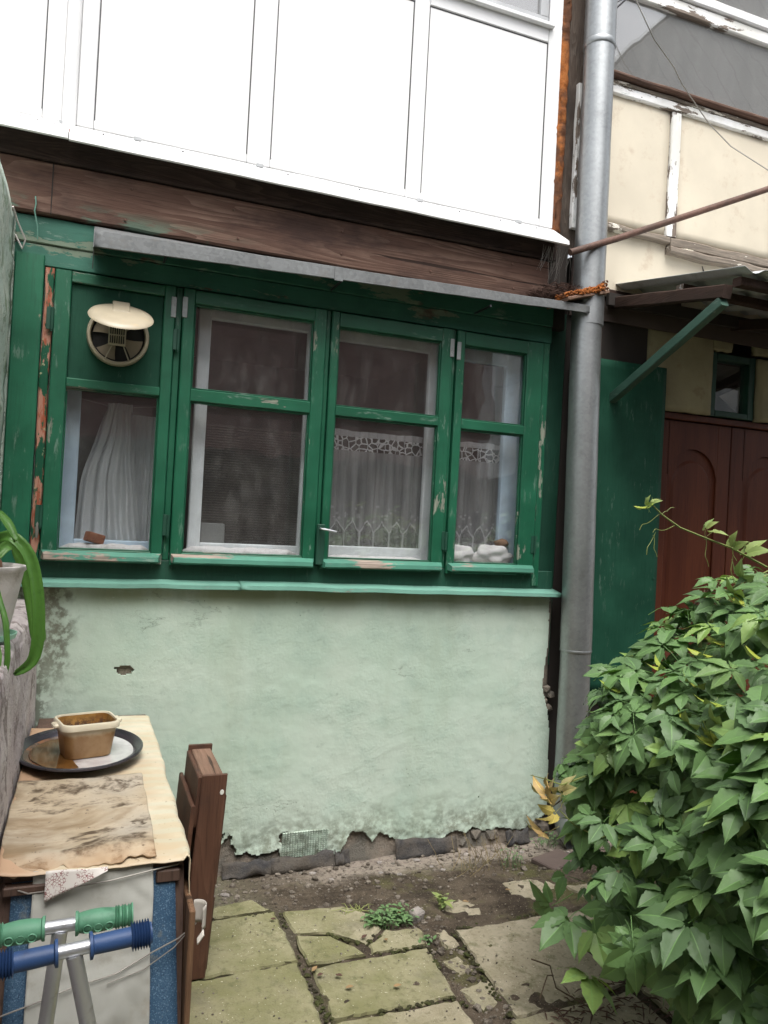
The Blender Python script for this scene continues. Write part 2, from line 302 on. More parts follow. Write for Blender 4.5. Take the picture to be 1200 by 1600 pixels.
def side_plaster(name, c1, c2, grime, gz=0.5):
    g = G(name); p = g.pos(); a = g.noise(p, 5, 7, 0.68); b = g.noise(p, 26, 6, 0.72)
    c = g.mix(g.ss(a, 0.38, 0.62), c1, c2)
    c = g.mix(g.m('MULTIPLY', g.ss(g.noise(p, 8.5, 8, 0.74), 0.53, 0.58), 0.8), c, grime)
    c = g.mix(g.m('MULTIPLY', g.ss(b, 0.57, 0.66), gz), c, tuple(v*0.4 for v in grime))
    return g.done(g.bsdf(c, 0.9, 0, g.bump(g.m('ADD', a, g.m('MULTIPLY', b, 0.8)), 0.9, 0.02), 0.2))
MT['low_wall'] = side_plaster('pinkish_white_limewash', (0.47, 0.41, 0.41), (0.57, 0.52, 0.50), (0.22, 0.18, 0.17), 0.6)
MT['side_wall'] = side_plaster('mint_limewash', (0.50, 0.60, 0.53), (0.60, 0.66, 0.58), (0.22, 0.30, 0.19), 0.5)

def glass_mat(name='window_glass', tint=(0.975, 0.98, 0.985), dirt=0.03, boost=1.0, film=0.0):
    g = G(name); p = g.pos()
    wob = g.bump(g.noise(p, 3.5, 2, 0.4), 0.09*(1-0.7*film), 0.02)
    geo = g.n('ShaderNodeNewGeometry'); dt = g.n('ShaderNodeVectorMath', operation='DOT_PRODUCT'); g.set(dt.inputs[0], geo.outputs['Incoming']); g.set(dt.inputs[1], geo.outputs['Normal'])
    fz = g.m('POWER', g.m('SUBTRACT', 1.0, g.m('ABSOLUTE', dt.outputs['Value']), clamp=True), 5.0)
    fr = g.m('ADD', 0.04*boost, g.m('MULTIPLY', fz, 0.96), clamp=True)
    tr = g.n('ShaderNodeBsdfTransparent'); g.set(tr.inputs[0], tint)
    gl = g.n('ShaderNodeBsdfGlossy'); gl.inputs['Roughness'].default_value = 0.012; g.set(gl.inputs['Normal'], wob)
    sh = g.mixsh(fr, tr.outputs[0], gl.outputs[0])
    df = g.n('ShaderNodeBsdfDiffuse'); g.set(df.inputs[0], (0.5, 0.49, 0.47))
    x, y, z = g.sep(p)
    d = g.m('MULTIPLY', g.ss(g.noise(g.map(p, (9, 9, 4)), 1.0, 7, 0.7), 0.45, 0.75), dirt*2)
    d = g.m('ADD', g.m('MULTIPLY', d, 1.0-film), dirt*(0.4+2.0*film))
    return g.done(g.mixsh(d, sh, df.outputs[0]))
MT['glass'] = glass_mat(boost=2.7, dirt=0.03)
MT['glass_dusty_sheen'] = glass_mat('dusty_sheen_gallery_glass', (0.70, 0.73, 0.75), 0.13, 8.0, 0.8)  # dusty, plus an even grey film painted in for reflected roof and sky

def cloth_mat(name, col, rough=0.9, weave=900, var=0.06, tl=0.25, dirt=None, dscale=9):
    g = G(name); p = g.pos(); a = g.noise(p, 4, 5, 0.6)
    c = g.mix(g.ss(a, 0.3, 0.7), tuple(v*(1-var) for v in col), tuple(min(1, v*(1+var)) for v in col))
    if dirt: c = g.mix(g.m('MULTIPLY', g.ss(g.noise(p, dscale, 7, 0.7), 0.52, 0.66), 0.6), c, dirt)
    b = g.bsdf(c, rough, 0, g.bump(g.noise(p, weave*0.3, 2, 0.5), 0.25, 0.001), 0.2)
    t = g.n('ShaderNodeBsdfTranslucent'); g.set(t.inputs[0], c)
    return g.done(g.mixsh(tl, b, t.outputs[0]))
MT['curtain'] = cloth_mat('white_cotton', (0.90, 0.92, 0.92), tl=0.08)
MT['cotton'] = cloth_mat('cotton_wadding', (0.76, 0.74, 0.73), weave=300, tl=0.1, dirt=(0.5, 0.46, 0.44))

def lace_mat():
    g = G('white_net_lace'); p = g.pos(); x, y, z = g.sep(p)
    net = g.vor(g.map(p, (150, 30, 150)), 1.0, 'DISTANCE_TO_EDGE'); thread = g.ss(net, 0.20, 0.10)
    # bands of close-worked motifs: a row of pointed lobes at the hem and at the heading
    px = g.m('PINGPONG', g.m('MULTIPLY', x, 1.0), 0.040)
    hem = g.m('LESS_THAN', z, g.m('ADD', 1.475, g.m('MULTIPLY', px, 1.5)))
    rim = g.m('LESS_THAN', g.m('ABSOLUTE', g.m('SUBTRACT', z, g.m('ADD', 1.478, g.m('MULTIPLY', px, 1.5)))), 0.006)
    rim2 = g.m('LESS_THAN', g.m('ABSOLUTE', g.m('SUBTRACT', px, 0.002)), 0.0028)
    dots = g.ss(g.vor(g.map(p, (34, 8, 34)), 1.0, 'F1'), 0.30, 0.22)
    body = g.m('ADD', 0.34, g.m('MULTIPLY', g.ss(g.noise(g.map(p, (26, 1, 2)), 1.0, 3, 0.5), 0.35, 0.65), 0.22))
    body = g.m('ADD', body, g.m('MULTIPLY', g.m('MULTIPLY', dots, g.m('LESS_THAN', z, 1.62)), 0.22))
    head = g.m('MULTIPLY', g.m('GREATER_THAN', z, 1.885), g.m('LESS_THAN', z, 1.955))
    hd = g.ss(g.vor(g.map(p, (30, 6, 30), (0.3, 0, 0.2)), 1.0, 'DISTANCE_TO_EDGE'), 0.12, 0.05)
    al = g.mix(hem, body, g.m('MULTIPLY', thread, 0.55))
    al = g.m('MAXIMUM', al, g.m('MULTIPLY', g.m('MULTIPLY', rim2, hem), 0.75)); al = g.m('MAXIMUM', al, g.m('MULTIPLY', rim, 0.8))
    al = g.mix(head, al, g.m('MULTIPLY', hd, 0.9)); al = g.m('MAXIMUM', al, g.m('MULTIPLY', g.m('GREATER_THAN', z, 1.955), 0.62))
    b = g.bsdf((0.84, 0.82, 0.81), 0.9, 0, None, 0.1); t = g.n('ShaderNodeBsdfTransparent')
    return g.done(g.mixsh(al, t.outputs[0], b))
MT['lace'] = lace_mat()

def blind_mat():
    g = G('dark_reed_blind'); p = g.pos(); w = g.wave(p, 26, 0.4, 2, 3, 'Z'); a = g.noise(p, 5, 4, 0.6)
    c = g.mix(w, (0.045, 0.035, 0.03), (0.10, 0.08, 0.068)); c = g.mix(g.m('MULTIPLY', g.ss(a, 0.4, 0.7), 0.5), c, (0.04, 0.03, 0.027))
    return g.done(g.bsdf(c, 0.8, 0, g.bump(w, 0.5, 0.004), 0.2))
MT['blind'] = blind_mat()

def oilcloth():
    g = G('cream_oilcloth'); p = g.pos(); x, y, z = g.sep(p); a = g.noise(p, 6, 6, 0.65); b = g.noise(p, 2.2, 4, 0.6)
    pat = g.wave(g.map(p, (1, 1, 1)), 5.0, 1.2, 2, 2, 'Y')
    c = g.mix(g.ss(a, 0.35, 0.68), (0.53, 0.45, 0.31), (0.63, 0.57, 0.44))
    c = g.mix(g.m('MULTIPLY', g.ss(pat, 0.5, 0.8), 0.4), c, (0.50, 0.53, 0.43))
    c = g.mix(g.m('MULTIPLY', g.ss(b, 0.50, 0.65), 0.5), c, (0.48, 0.34, 0.21))
    c = g.mix(g.ss(x, 0.02, -0.12), c, (0.46, 0.30, 0.19))
    c = g.mix(g.m('MULTIPLY', g.ss(g.noise(p, 60, 4, 0.6), 0.66, 0.7), 0.6), c, (0.2, 0.14, 0.08))
    return g.done(g.bsdf(c, 0.55, 0, g.bump(a, 0.3, 0.006), 0.4))
MT['oilcloth'] = oilcloth()
def stained():
    g = G('stained_sheet'); p = g.pos(); x, y, z = g.sep(p); a = g.noise(p, 5, 7, 0.68); b = g.noise(g.map(p, (2.6, 4.2, 3), (2, 0.4, 0)), 1.0, 5, 0.62, 0.8)
    c = g.mix(g.ss(a, 0.35, 0.66), (0.37, 0.295, 0.20), (0.50, 0.415, 0.30))
    c = g.mix(g.ss(g.noise(p, 2.4, 3, 0.5), 0.5, 0.7), c, (0.40, 0.355, 0.29))
    blot = g.m('MULTIPLY', g.ss(g.m('ABSOLUTE', g.m('SUBTRACT', b, 0.5)), 0.05, 0.0), g.ss(g.noise(p, 13, 6, 0.7), 0.40, 0.60))
    c = g.mix(g.m('MULTIPLY', blot, 0.95), c, (0.065, 0.040, 0.022))
    c = g.mix(g.m('MULTIPLY', g.ss(b, 0.54, 0.68), 0.75), c, (0.20, 0.13, 0.065))
    c = g.mix(g.m('MULTIPLY', g.ss(g.noise(p, 48, 5, 0.7), 0.62, 0.67), 0.8), c, (0.09, 0.06, 0.04))
    fr = g.m('MULTIPLY', g.ss(g.m('ADD', y, g.m('MULTIPLY', a, 0.12)), -1.37, -1.44), 0.5)
    c = g.mix(fr, c, (0.44, 0.26, 0.125))
    return g.done(g.bsdf(c, 0.6, 0, g.bump(a, 0.4, 0.008), 0.35))
MT['stained'] = stained()
def lino():
    g = G('speckled_blue_linoleum'); p = g.pos(); s1 = g.noise(p, 300, 2, 0.6); s2 = g.noise(g.map(p, (1, 1, 1), (4, 4, 4)), 260, 2, 0.6); a = g.noise(p, 4, 4, 0.6)
    c = g.mix(g.ss(a, 0.3, 0.7), (0.032, 0.078, 0.140), (0.052, 0.108, 0.180))
    c = g.mix(g.ss(s1, 0.56, 0.62), c, (0.13, 0.21, 0.30)); c = g.mix(g.ss(s2, 0.58, 0.64), c, (0.022, 0.05, 0.10))
    c = g.mix(g.m('MULTIPLY', g.ss(g.noise(p, 14, 6, 0.7), 0.6, 0.68), 0.5), c, (0.18, 0.18, 0.15))
    return g.done(g.bsdf(c, 0.5, 0, g.bump(s1, 0.2, 0.002), 0.4))
MT['lino'] = lino()
MT['greycloth'] = cloth_mat('grey_white_oilcloth', (0.42, 0.42, 0.385), 0.6, 300, 0.08, 0.05, dirt=(0.33, 0.31, 0.26))
def printed():
    g = G('printed_paper'); p = g.pos(); v = g.vor(p, 170, 'DISTANCE_TO_EDGE'); n1 = g.noise(p, 42, 3, 0.6)
    c = g.mix(g.m('MULTIPLY', g.ss(v, 0.10, 0.04), g.ss(n1, 0.47, 0.55)), (0.66, 0.62, 0.58), (0.26, 0.10, 0.10))
    return g.done(g.bsdf(c, 0.6, 0, None, 0.3))
MT['printed'] = printed()
MT['cabinet'] = wood_mat('brown_cabinet_wood', (0.10, 0.06, 0.045), (0.15, 0.09, 0.065), (0.07, 0.045, 0.035), 'z', 0.8, 0.6, 0.35, 0.003)

def tray_mat():
    g = G('worn_sky_sheen_tray'); p = g.obj(); x, y, z = g.sep(p); a = g.noise(p, 14, 6, 0.68)
    c = g.mix(g.ss(a, 0.35, 0.65), (0.58, 0.57, 0.58), (0.74, 0.73, 0.73))  # whitish base colour stands in for sky reflected in the metal
    st = g.ss(g.m('ADD', x, g.m('MULTIPLY', g.m('SUBTRACT', a, 0.5), 0.22)), 0.02, -0.09)
    c = g.mix(g.m('MULTIPLY', st, 0.92), c, g.mix(g.ss(a, 0.42, 0.6), (0.26, 0.085, 0.015), (0.07, 0.035, 0.014)))
    return g.done(g.bsdf(c, 0.14, 0.25, None, 0.8))
MT['tray'] = tray_mat()
MT['tray_rim'] = flat('dark_tray_rim', (0.085, 0.080, 0.095), 0.24, 0.7)
MT['liquid'] = flat('brown_stagnant_water', (0.10, 0.045, 0.012), 0.06, 0, 0.8, nscale=14, var=0.5)
def tub_mat():
    g = G('stained_plastic_tub'); p = g.obj(); x, y, z = g.sep(p); a = g.noise(p, 16, 6, 0.65)
    c = g.mix(g.ss(g.m('ADD', z, g.m('MULTIPLY', g.m('SUBTRACT', a, 0.5), 0.03)), 0.088, 0.070), (0.70, 0.58, 0.38), g.mix(g.ss(a, 0.35, 0.65), (0.40, 0.215, 0.075), (0.50, 0.30, 0.13)))
    b = g.bsdf(c, 0.35, 0, None, 0.5); t = g.n('ShaderNodeBsdfTranslucent'); g.set(t.inputs[0], c)
    return g.done(g.mixsh(0.3, b, t.outputs[0]))
MT['tub'] = tub_mat()
def tub_in():
    g = G('tub_residue'); p = g.obj(); x, y, z = g.sep(p); a = g.noise(p, 60, 7, 0.75); b = g.noise(p, 13, 4, 0.6)
    c = g.mix(g.ss(b, 0.35, 0.6), (0.40, 0.22, 0.06), (0.22, 0.10, 0.02))
    c = g.mix(g.m('MULTIPLY', g.ss(g.m('ADD', z, g.m('MULTIPLY', a, 0.05)), 0.142, 0.108), g.ss(a, 0.40, 0.56)), c, (0.055, 0.025, 0.016))
    return g.done(g.bsdf(c, 0.5, 0, g.bump(a, 0.5, 0.004), 0.4))
MT['tub_in'] = tub_in()
MT['tub_rim'] = flat('clear_plastic_rim', (0.74, 0.66, 0.50), 0.25, 0, 0.5, Transmission_Weight=0.15)

MT['grip_green'] = flat('green_rubber_grip', (0.10, 0.27, 0.165), 0.55, dirt=(0.05, 0.16, 0.09), bump=0.2)
MT['grip_blue'] = flat('blue_rubber_grip', (0.026, 0.066, 0.175), 0.5, dirt=(0.02, 0.04, 0.11), bump=0.2)
MT['scooter'] = flat('scooter_deck_metal', (0.3, 0.31, 0.33), 0.4, 0.8)
MT['wheel'] = flat('grey_urethane_wheel', (0.25, 0.25, 0.26), 0.5)
MT['pot'] = flat('whitewashed_clay', (0.62, 0.58, 0.55), 0.8, nscale=8, var=0.08, bump=0.6, bscale=22, bdist=0.008, dirt=(0.47, 0.43, 0.40))
MT['saucer'] = flat('mint_saucer', (0.30, 0.55, 0.42), 0.4)
MT['potsoil'] = rough_mat('potting_soil', [(0.05, 0.03, 0.02), (0.09, 0.055, 0.04)], 40)
MT['fan_cream'] = flat('aged_cream_plastic', (0.40, 0.345, 0.25), 0.4, nscale=9, var=0.08, dirt=(0.46, 0.37, 0.24))
MT['fan_dark'] = flat('fan_duct', (0.02, 0.018, 0.018), 0.8)
MT['fan_blade'] = flat('dusty_fan_blade', (0.30, 0.24, 0.17), 0.5)
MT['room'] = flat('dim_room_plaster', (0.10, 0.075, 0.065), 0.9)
MT['sillboard'] = flat('white_sill_board', (0.66, 0.64, 0.62), 0.6, dirt=(0.5, 0.47, 0.44))
MT['brickbit'] = rough_mat('brick_shard', [(0.30, 0.11, 0.06), (0.36, 0.15, 0.09)], 30)
MT['stone'] = rough_mat('pale_rubble', [(0.30, 0.27, 0.25), (0.38, 0.34, 0.31)], 25)
MT['twig'] = flat('dry_twigs', (0.085, 0.045, 0.032), 0.9)
MT['pink_wall'] = rough_mat('dull_pink_render', [(0.21, 0.135, 0.125), (0.26, 0.17, 0.155)], 3, 0.9, 0.4)
MT['fieldstone'] = rough_mat('grey_fieldstone', [(0.09, 0.08, 0.07), (0.17, 0.15, 0.13), (0.06, 0.055, 0.05)], 6, 0.9, 1.0, 0.05)
MT['slate'] = rough_mat('grey_roofing', [(0.52, 0.54, 0.55), (0.58, 0.60, 0.61)], 3)

def leaf_mat(name, a, b, shine=0.38, young=None):
    g = G(name); p = g.pos(); r = g.m('FRACT', g.m('ADD', g.m('MULTIPLY', g.isl(), 0.55), g.rnd()))
    c = g.mix(r, a, b)
    if young: c = g.mix(g.ss(g.rnd(), 0.76, 0.92), c, young)
    c = g.mix(g.m('MULTIPLY', g.ss(g.noise(p, 35, 5, 0.6), 0.5, 0.7), 0.35), c, tuple(v*0.6 for v in a))
    rib = g.n('ShaderNodeVertexColor', layer_name='rib').outputs[0]; c = g.mix(g.m('MULTIPLY', g.sep(rib)[0], 0.75), c, tuple(min(1, v*2.1+0.02) for v in b))
    back = g.n('ShaderNodeNewGeometry').outputs['Backfacing']
    c = g.mix(g.m('MULTIPLY', back, 0.5), c, (0.17, 0.24, 0.13))
    n_ = g.bump(g.noise(p, 70, 4, 0.6), 0.35, 0.004)
    bs = g.bsdf(c, shine, 0, n_, 0.32); t = g.n('ShaderNodeBsdfTranslucent'); g.set(t.inputs[0], g.mix(0.35, c, (0.16, 0.30, 0.03)))
    return g.done(g.mixsh(0.14, bs, t.outputs[0]))
MT['leaf'] = leaf_mat('creeper_leaf', (0.022, 0.092, 0.017), (0.100, 0.245, 0.036), 0.42, (0.26, 0.42, 0.05))
MT['leaf_young'] = leaf_mat('young_creeper_leaf', (0.32, 0.34, 0.05), (0.24, 0.34, 0.06), 0.45)
MT['leaf_pink'] = leaf_mat('furled_leaf_bud', (0.45, 0.28, 0.14), (0.48, 0.40, 0.10), 0.5)
MT['stem'] = flat('creeper_stem', (0.16, 0.19, 0.05), 0.6)
MT['stem_brown'] = flat('woody_stem', (0.10, 0.065, 0.04), 0.8)
MT['amaryllis'] = leaf_mat('strap_leaf', (0.065, 0.17, 0.028), (0.095, 0.22, 0.04), 0.35)
MT['weed'] = leaf_mat('weed_leaf', (0.05, 0.14, 0.03), (0.10, 0.23, 0.05), 0.5)

# ------------------------------------------------------------------ mesh toolkit
class MB:
    def __init__(s): s.v = []; s.f = []
    def add(s, vs, fs):
        k = len(s.v); s.v += [tuple(v) for v in vs]; s.f += [tuple(i+k for i in fc) for fc in fs]; return s
    def box(s, x0, x1, y0, y1, z0, z1, bev=0.003, M=None):
        b = min(bev, (x1-x0)*0.45, (y1-y0)*0.45, (z1-z0)*0.45); lo = (x0, y0, z0); hi = (x1, y1, z1)
        ids = {}; vs = []
        for sx in (0, 1):
            for sy in (0, 1):
                for sz in (0, 1):
                    sg = (sx, sy, sz)
                    for a in range(3):
                        c = [(hi[i] if sg[i] else lo[i]) + (0 if i == a else (-b if sg[i] else b)) for i in range(3)]
                        ids[(sg, a)] = len(vs); vs.append(Vector(c))
        fs = []
        for a in range(3):
            o = [i for i in range(3) if i != a]
            for sv in (0, 1):
                q = []
                for u, w in ((0, 0), (1, 0), (1, 1), (0, 1)):
                    sg = [0, 0, 0]; sg[a] = sv; sg[o[0]] = u; sg[o[1]] = w; q.append(ids[(tuple(sg), a)])
                fs.append(q)
        for c in range(3):
            a, b2 = [i for i in range(3) if i != c]
            for sa in (0, 1):
                for sb in (0, 1):
                    s0 = [0, 0, 0]; s0[a] = sa; s0[b2] = sb; s1 = list(s0); s1[c] = 1
                    s0 = tuple(s0); s1 = tuple(s1); fs.append([ids[(s0, a)], ids[(s1, a)], ids[(s1, b2)], ids[(s0, b2)]])
        for sx in (0, 1):
            for sy in (0, 1):
                for sz in (0, 1): fs.append([ids[((sx, sy, sz), a)] for a in range(3)])
        if M: vs = [M @ v for v in vs]
        return s.add(vs, fs)
    def board(s, x0, x1, y0, y1, z0, z1, axis='x', seg=0, bev=0.003, amp=0.001, seed=0.0, M=None):
        """long piece with an eight-sided section whose edges wander a little"""
        a = 'xyz'.index(axis); lo = [x0, y0, z0]; hi = [x1, y1, z1]; L = hi[a]-lo[a]
        seg = seg or max(2, int(L/0.06)); o = [i for i in range(3) if i != a]
        b = min(bev, (hi[o[0]]-lo[o[0]])*0.4, (hi[o[1]]-lo[o[1]])*0.4)
        u0, u1, w0, w1 = lo[o[0]], hi[o[0]], lo[o[1]], hi[o[1]]
        sec = [(u0+b, w0), (u1-b, w0), (u1, w0+b), (u1, w1-b), (u1-b, w1), (u0+b, w1), (u0, w1-b), (u0, w0+b)]
        vs = []
        for i in range(seg+1):
            t = lo[a]+L*i/seg
            for j, (u, w) in enumerate(sec):
                q = Vector((t*7+seed, u*9+j*0.05, w*9+seed*1.3)); du = noise.noise(q)*amp; dw = noise.noise(q+Vector((31, 7, 3)))*amp
                p = [0, 0, 0]; p[a] = t; p[o[0]] = u+du; p[o[1]] = w+dw; vs.append(Vector(p))
        fs = [(i*8+j, i*8+(j+1) % 8, (i+1)*8+(j+1) % 8, (i+1)*8+j) for i in range(seg) for j in range(8)]
        fs += [tuple(range(8)), tuple(seg*8+j for j in range(8))]
        if M: vs = [M @ v for v in vs]
        return s.add(vs, fs)
    def tube(s, pts, r, seg=8, cap=True):
        pts = [Vector(p) for p in pts]; n = len(pts); rs = r if isinstance(r, (list, tuple)) else [r]*n
        vs = []; up = None
        for i, p in enumerate(pts):
            d = (pts[min(i+1, n-1)]-pts[max(i-1, 0)]).normalized()
            if up is None: up = Vector((0, 0, 1)) if abs(d.z) < 0.9 else Vector((1, 0, 0))
            sx = d.cross(up).normalized(); up = sx.cross(d).normalized()
            for j in range(seg):
                t = 2*PI*j/seg; vs.append(p + (sx*math.cos(t)+up*math.sin(t))*rs[i])
        fs = [(i*seg+j, i*seg+(j+1) % seg, (i+1)*seg+(j+1) % seg, (i+1)*seg+j) for i in range(n-1) for j in range(seg)]
        if cap: fs += [tuple(range(seg)), tuple((n-1)*seg+j for j in range(seg))]
        return s.add(vs, fs)
    def lathe(s, prof, M=None, seg=24, sx=1.0, sy=1.0, cap0=False, cap1=False):
        vs = []; n = len(prof)
        for r, z in prof:
            for j in range(seg):
                t = 2*PI*j/seg; vs.append(Vector((r*math.cos(t)*sx, r*math.sin(t)*sy, z)))
        fs = [(i*seg+j, i*seg+(j+1) % seg, (i+1)*seg+(j+1) % seg, (i+1)*seg+j) for i in range(n-1) for j in range(seg)]
        if cap0: fs.append(tuple(range(seg)))
        if cap1: fs.append(tuple((n-1)*seg+j for j in range(seg)))
        if M: vs = [M @ v for v in vs]
        return s.add(vs, fs)
    def sheet(s, nu, nv, fn):
        vs = [Vector(fn(i/nu, j/nv)) for j in range(nv+1) for i in range(nu+1)]
        fs = [(j*(nu+1)+i, j*(nu+1)+i+1, (j+1)*(nu+1)+i+1, (j+1)*(nu+1)+i) for j in range(nv) for i in range(nu)]
        return s.add(vs, fs)
    def prism(s, poly, z0, z1, bev=0.0):
        """upright prism from a ground outline (list of x, y), with a small chamfer round its top"""
        n = len(poly); c = Vector((sum(p[0] for p in poly)/n, sum(p[1] for p in poly)/n))
        rings = [[Vector((p[0], p[1], z0)) for p in poly]]
        if bev:
            rings.append([Vector((p[0], p[1], z1-bev)) for p in poly])
            ins = []
            for p in poly:
                d = (c-Vector(p)); L = d.length; q = Vector(p)+d*(bev*1.3/L); ins.append(Vector((q.x, q.y, z1)))
            rings.append(ins)
        else: rings.append([Vector((p[0], p[1], z1)) for p in poly])
        vs = [v for r_ in rings for v in r_]
        fs = [(i*n+j, i*n+(j+1) % n, (i+1)*n+(j+1) % n, (i+1)*n+j) for i in range(len(rings)-1) for j in range(n)]
        fs += [tuple(range(n)), tuple((len(rings)-1)*n+j for j in range(n))]
        return s.add(vs, fs)
    def rock(s, c, r, seed, sub=1, flat_=1.0):
        bm = bmesh.new(); bmesh.ops.create_icosphere(bm, subdivisions=sub, radius=1)
        vs = []
        for v in bm.verts:
            k = r*(1+0.45*noise.noise(v.co*1.3+Vector((seed*3.7, seed, 0)))); vs.append(Vector(c)+Vector((v.co.x*k, v.co.y*k*0.85, v.co.z*k*flat_)))
        fs = [[v.index for v in fc.verts] for fc in bm.faces]; bm.free(); return s.add(vs, fs)
    def mesh(s, name, mats, smooth=None, origin=Vector((0, 0, 0)), fix=True):
        me = bpy.data.meshes.new(name); me.from_pydata([tuple(Vector(v)-origin) for v in s.v], [], s.f)
        if fix:
            bm = bmesh.new(); bm.from_mesh(me); bmesh.ops.recalc_face_normals(bm, faces=bm.faces); bm.to_mesh(me); bm.free()
        for m_ in (mats if isinstance(mats, (list, tuple)) else [mats]): me.materials.append(m_)
        if smooth is not None:
            me.polygons.foreach_set('use_smooth', [True]*len(me.polygons))
            if smooth < 180: me.set_sharp_from_angle(angle=math.radians(smooth))
        me.update(); return me

WLOC = {}
def wloc(o): return WLOC.get(o.name, Vector((0, 0, 0)))
def tag(o, label=None, cat=None, group=None, kind=None):
    if label: o['label'] = label
    if cat: o['category'] = cat
    if group: o['group'] = group
    if kind: o['kind'] = kind
    return o
def thing(name, loc, label, cat, group=None):
    o = bpy.data.objects.new(name, None); o.empty_display_size = 0.1; COL.objects.link(o); o.location = loc; WLOC[o.name] = Vector(loc)
    return tag(o, label, cat, group)
def put(name, mb, mat, parent=None, smooth=30, origin=None, fix=True, **kw):
    """link a mesh built in world coordinates as ONE object; the origin stays at its parent's base (or at ORIGIN)"""
    og = Vector(origin) if origin is not None else (wloc(parent) if parent is not None else Vector((0, 0, 0)))
    me = mb.mesh(name, mat, smooth, og, fix); o = bpy.data.objects.new(name, me); COL.objects.link(o)
    if parent is not None: o.parent = parent; o.location = og-wloc(parent)
    else: o.location = og
    WLOC[o.name] = og
    return tag(o, **kw) if kw else o
def inst(o, parent, M, name=None):
    c = o.copy(); COL.objects.link(c); c.parent = parent; c.matrix_local = M; return c
def solid(o, t, off=0.0):
    md = o.modifiers.new('thickness', 'SOLIDIFY'); md.thickness = t; md.offset = off; return o
def fbm(x, y, z, o=5): return noise.fractal(Vector((x, y, z)), 0.9, 2.1, o)
def lerp(a, b, t): return a+(b-a)*t
def interp(tab, z):
    if z <= tab[0][0]: return tab[0][1]
    for (a, va), (b, vb) in zip(tab, tab[1:]):
        if z <= b: return lerp(va, vb, (z-a)/(b-a))
    return tab[-1][1]

# ================================================================== GROUND
gm = MB(); gm.add([(-40, -45, -0.13), (40, -45, -0.13), (40, 30, -0.13), (-40, 30, -0.13)], [(0, 1, 2, 3)])
put('ground', gm, MT['soil'], None, None, kind='structure')
def apron_z(x, y):
    d = min(1, max(0, (y+0.55)/0.5)); base = -0.012-0.069*d
    return base + 0.012*fbm(x*5, y*5, 1.0) + 0.006*fbm(x*22, y*22, 4.0, 3)
bm_ = MB()
bm_.sheet(190, 74, lambda u, v: (lerp(-0.3, 3.5, u), lerp(-1.45, 0.08, v), apron_z(lerp(-0.3, 3.5, u), lerp(-1.45, 0.08, v)) ))
put('soil_bed', bm_, MT['soil'], None, 180, fix=False, kind='structure')
bm_ = MB(); bm_.sheet(60, 60, lambda u, v: (lerp(-0.4, 3.5, u), lerp(-5.0, -1.45, v), -0.014+0.012*fbm(lerp(-0.4, 3.5, u)*5, lerp(-5, -1.45, v)*5, 1.0)))
put('soil_path', bm_, MT['soil'], None, 180, fix=False, kind='structure')

# paving: every slab and every broken piece on its own
paving = thing('paving', (0.8, -1.0, 0), None, None); paving['kind'] = 'structure'
def ragged(poly, step=0.03, amp=0.006, seed=0):
    out = []; n = len(poly)
    for i in range(n):
        a = Vector(poly[i]); b = Vector(poly[(i+1) % n]); L = (b-a).length; k = max(1, int(L/step)); nn = Vector((-(b-a).y, (b-a).x)).normalized()
        for j in range(k):
            p = a+(b-a)*(j/k); e = amp*noise.noise(Vector((p.x*14+seed, p.y*14, seed*2.7)))+amp*0.7*noise.noise(Vector((p.x*45, p.y*45+seed, seed))); p = p+nn*e
            out.append((p.x, p.y))
    return out
SLABS = [
    [(0.345, -0.435), (0.70, -0.40), (0.755, -0.500), (0.34, -0.508)],
    [(0.335, -0.515), (0.765, -0.508), (0.770, -0.862), (0.325, -0.868)],
    [(0.325, -0.884), (0.762, -0.874), (0.756, -1.235), (0.32, -1.25)],
    [(0.795, -0.520), (1.045, -0.530), (1.115, -0.62), (1.125, -0.735), (1.035, -0.822), (0.93, -0.725), (0.795, -0.685)],
    [(0.800, -0.700), (0.925, -0.740), (0.995, -0.835), (1.008, -0.888), (0.795, -0.893)],
    [(1.045, -0.838), (1.135, -0.755), (1.27, -0.775), (1.252, -0.888), (1.025, -0.890)],
    [(0.795, -0.912), (1.246, -0.905), (1.216, -1.196), (0.790, -1.192)],
    [(0.788, -1.213), (1.21, -1.217), (1.20, -1.54), (0.78, -1.54)],
    [(1.395, -0.822), (1.80, -0.815), (1.815, -1.30), (1.345, -1.345)],
    [(0.32, -1.268), (0.752, -1.254), (0.75, -1.62), (0.315, -1.62)],
    [(1.83, -0.82), (2.30, -0.82), (2.30, -1.31), (1.845, -1.31)],
]
for yy in (-1.64, -2.13, -2.62, -3.11, -3.60, -4.09):
    for xx in (-0.17, 0.32, 0.79, 1.34, 1.83):
        SLABS.append([(xx, yy), (xx+0.455, yy), (xx+0.455, yy-0.47), (xx, yy-0.47)])
SLABS.append([(0.78, -1.56), (1.2, -1.56), (1.2, -1.62), (0.78, -1.62)])
SLABS += [[(1.32, -1.36), (1.8, -1.34), (1.8, -1.62), (1.32, -1.62)], [(1.84, -1.335), (2.29, -1.335), (2.29, -1.62), (1.84, -1.62)]]
for i, poly in enumerate(SLABS):
    m_ = MB(); rp = ragged(poly, 0.022, 0.011, i*1.7)
    m_.prism(rp, -0.06, random.uniform(-0.004, 0.004), 0.006)
    put('paving_slab', m_, MT['slab'], paving, 30, origin=(poly[0][0], poly[0][1], 0))
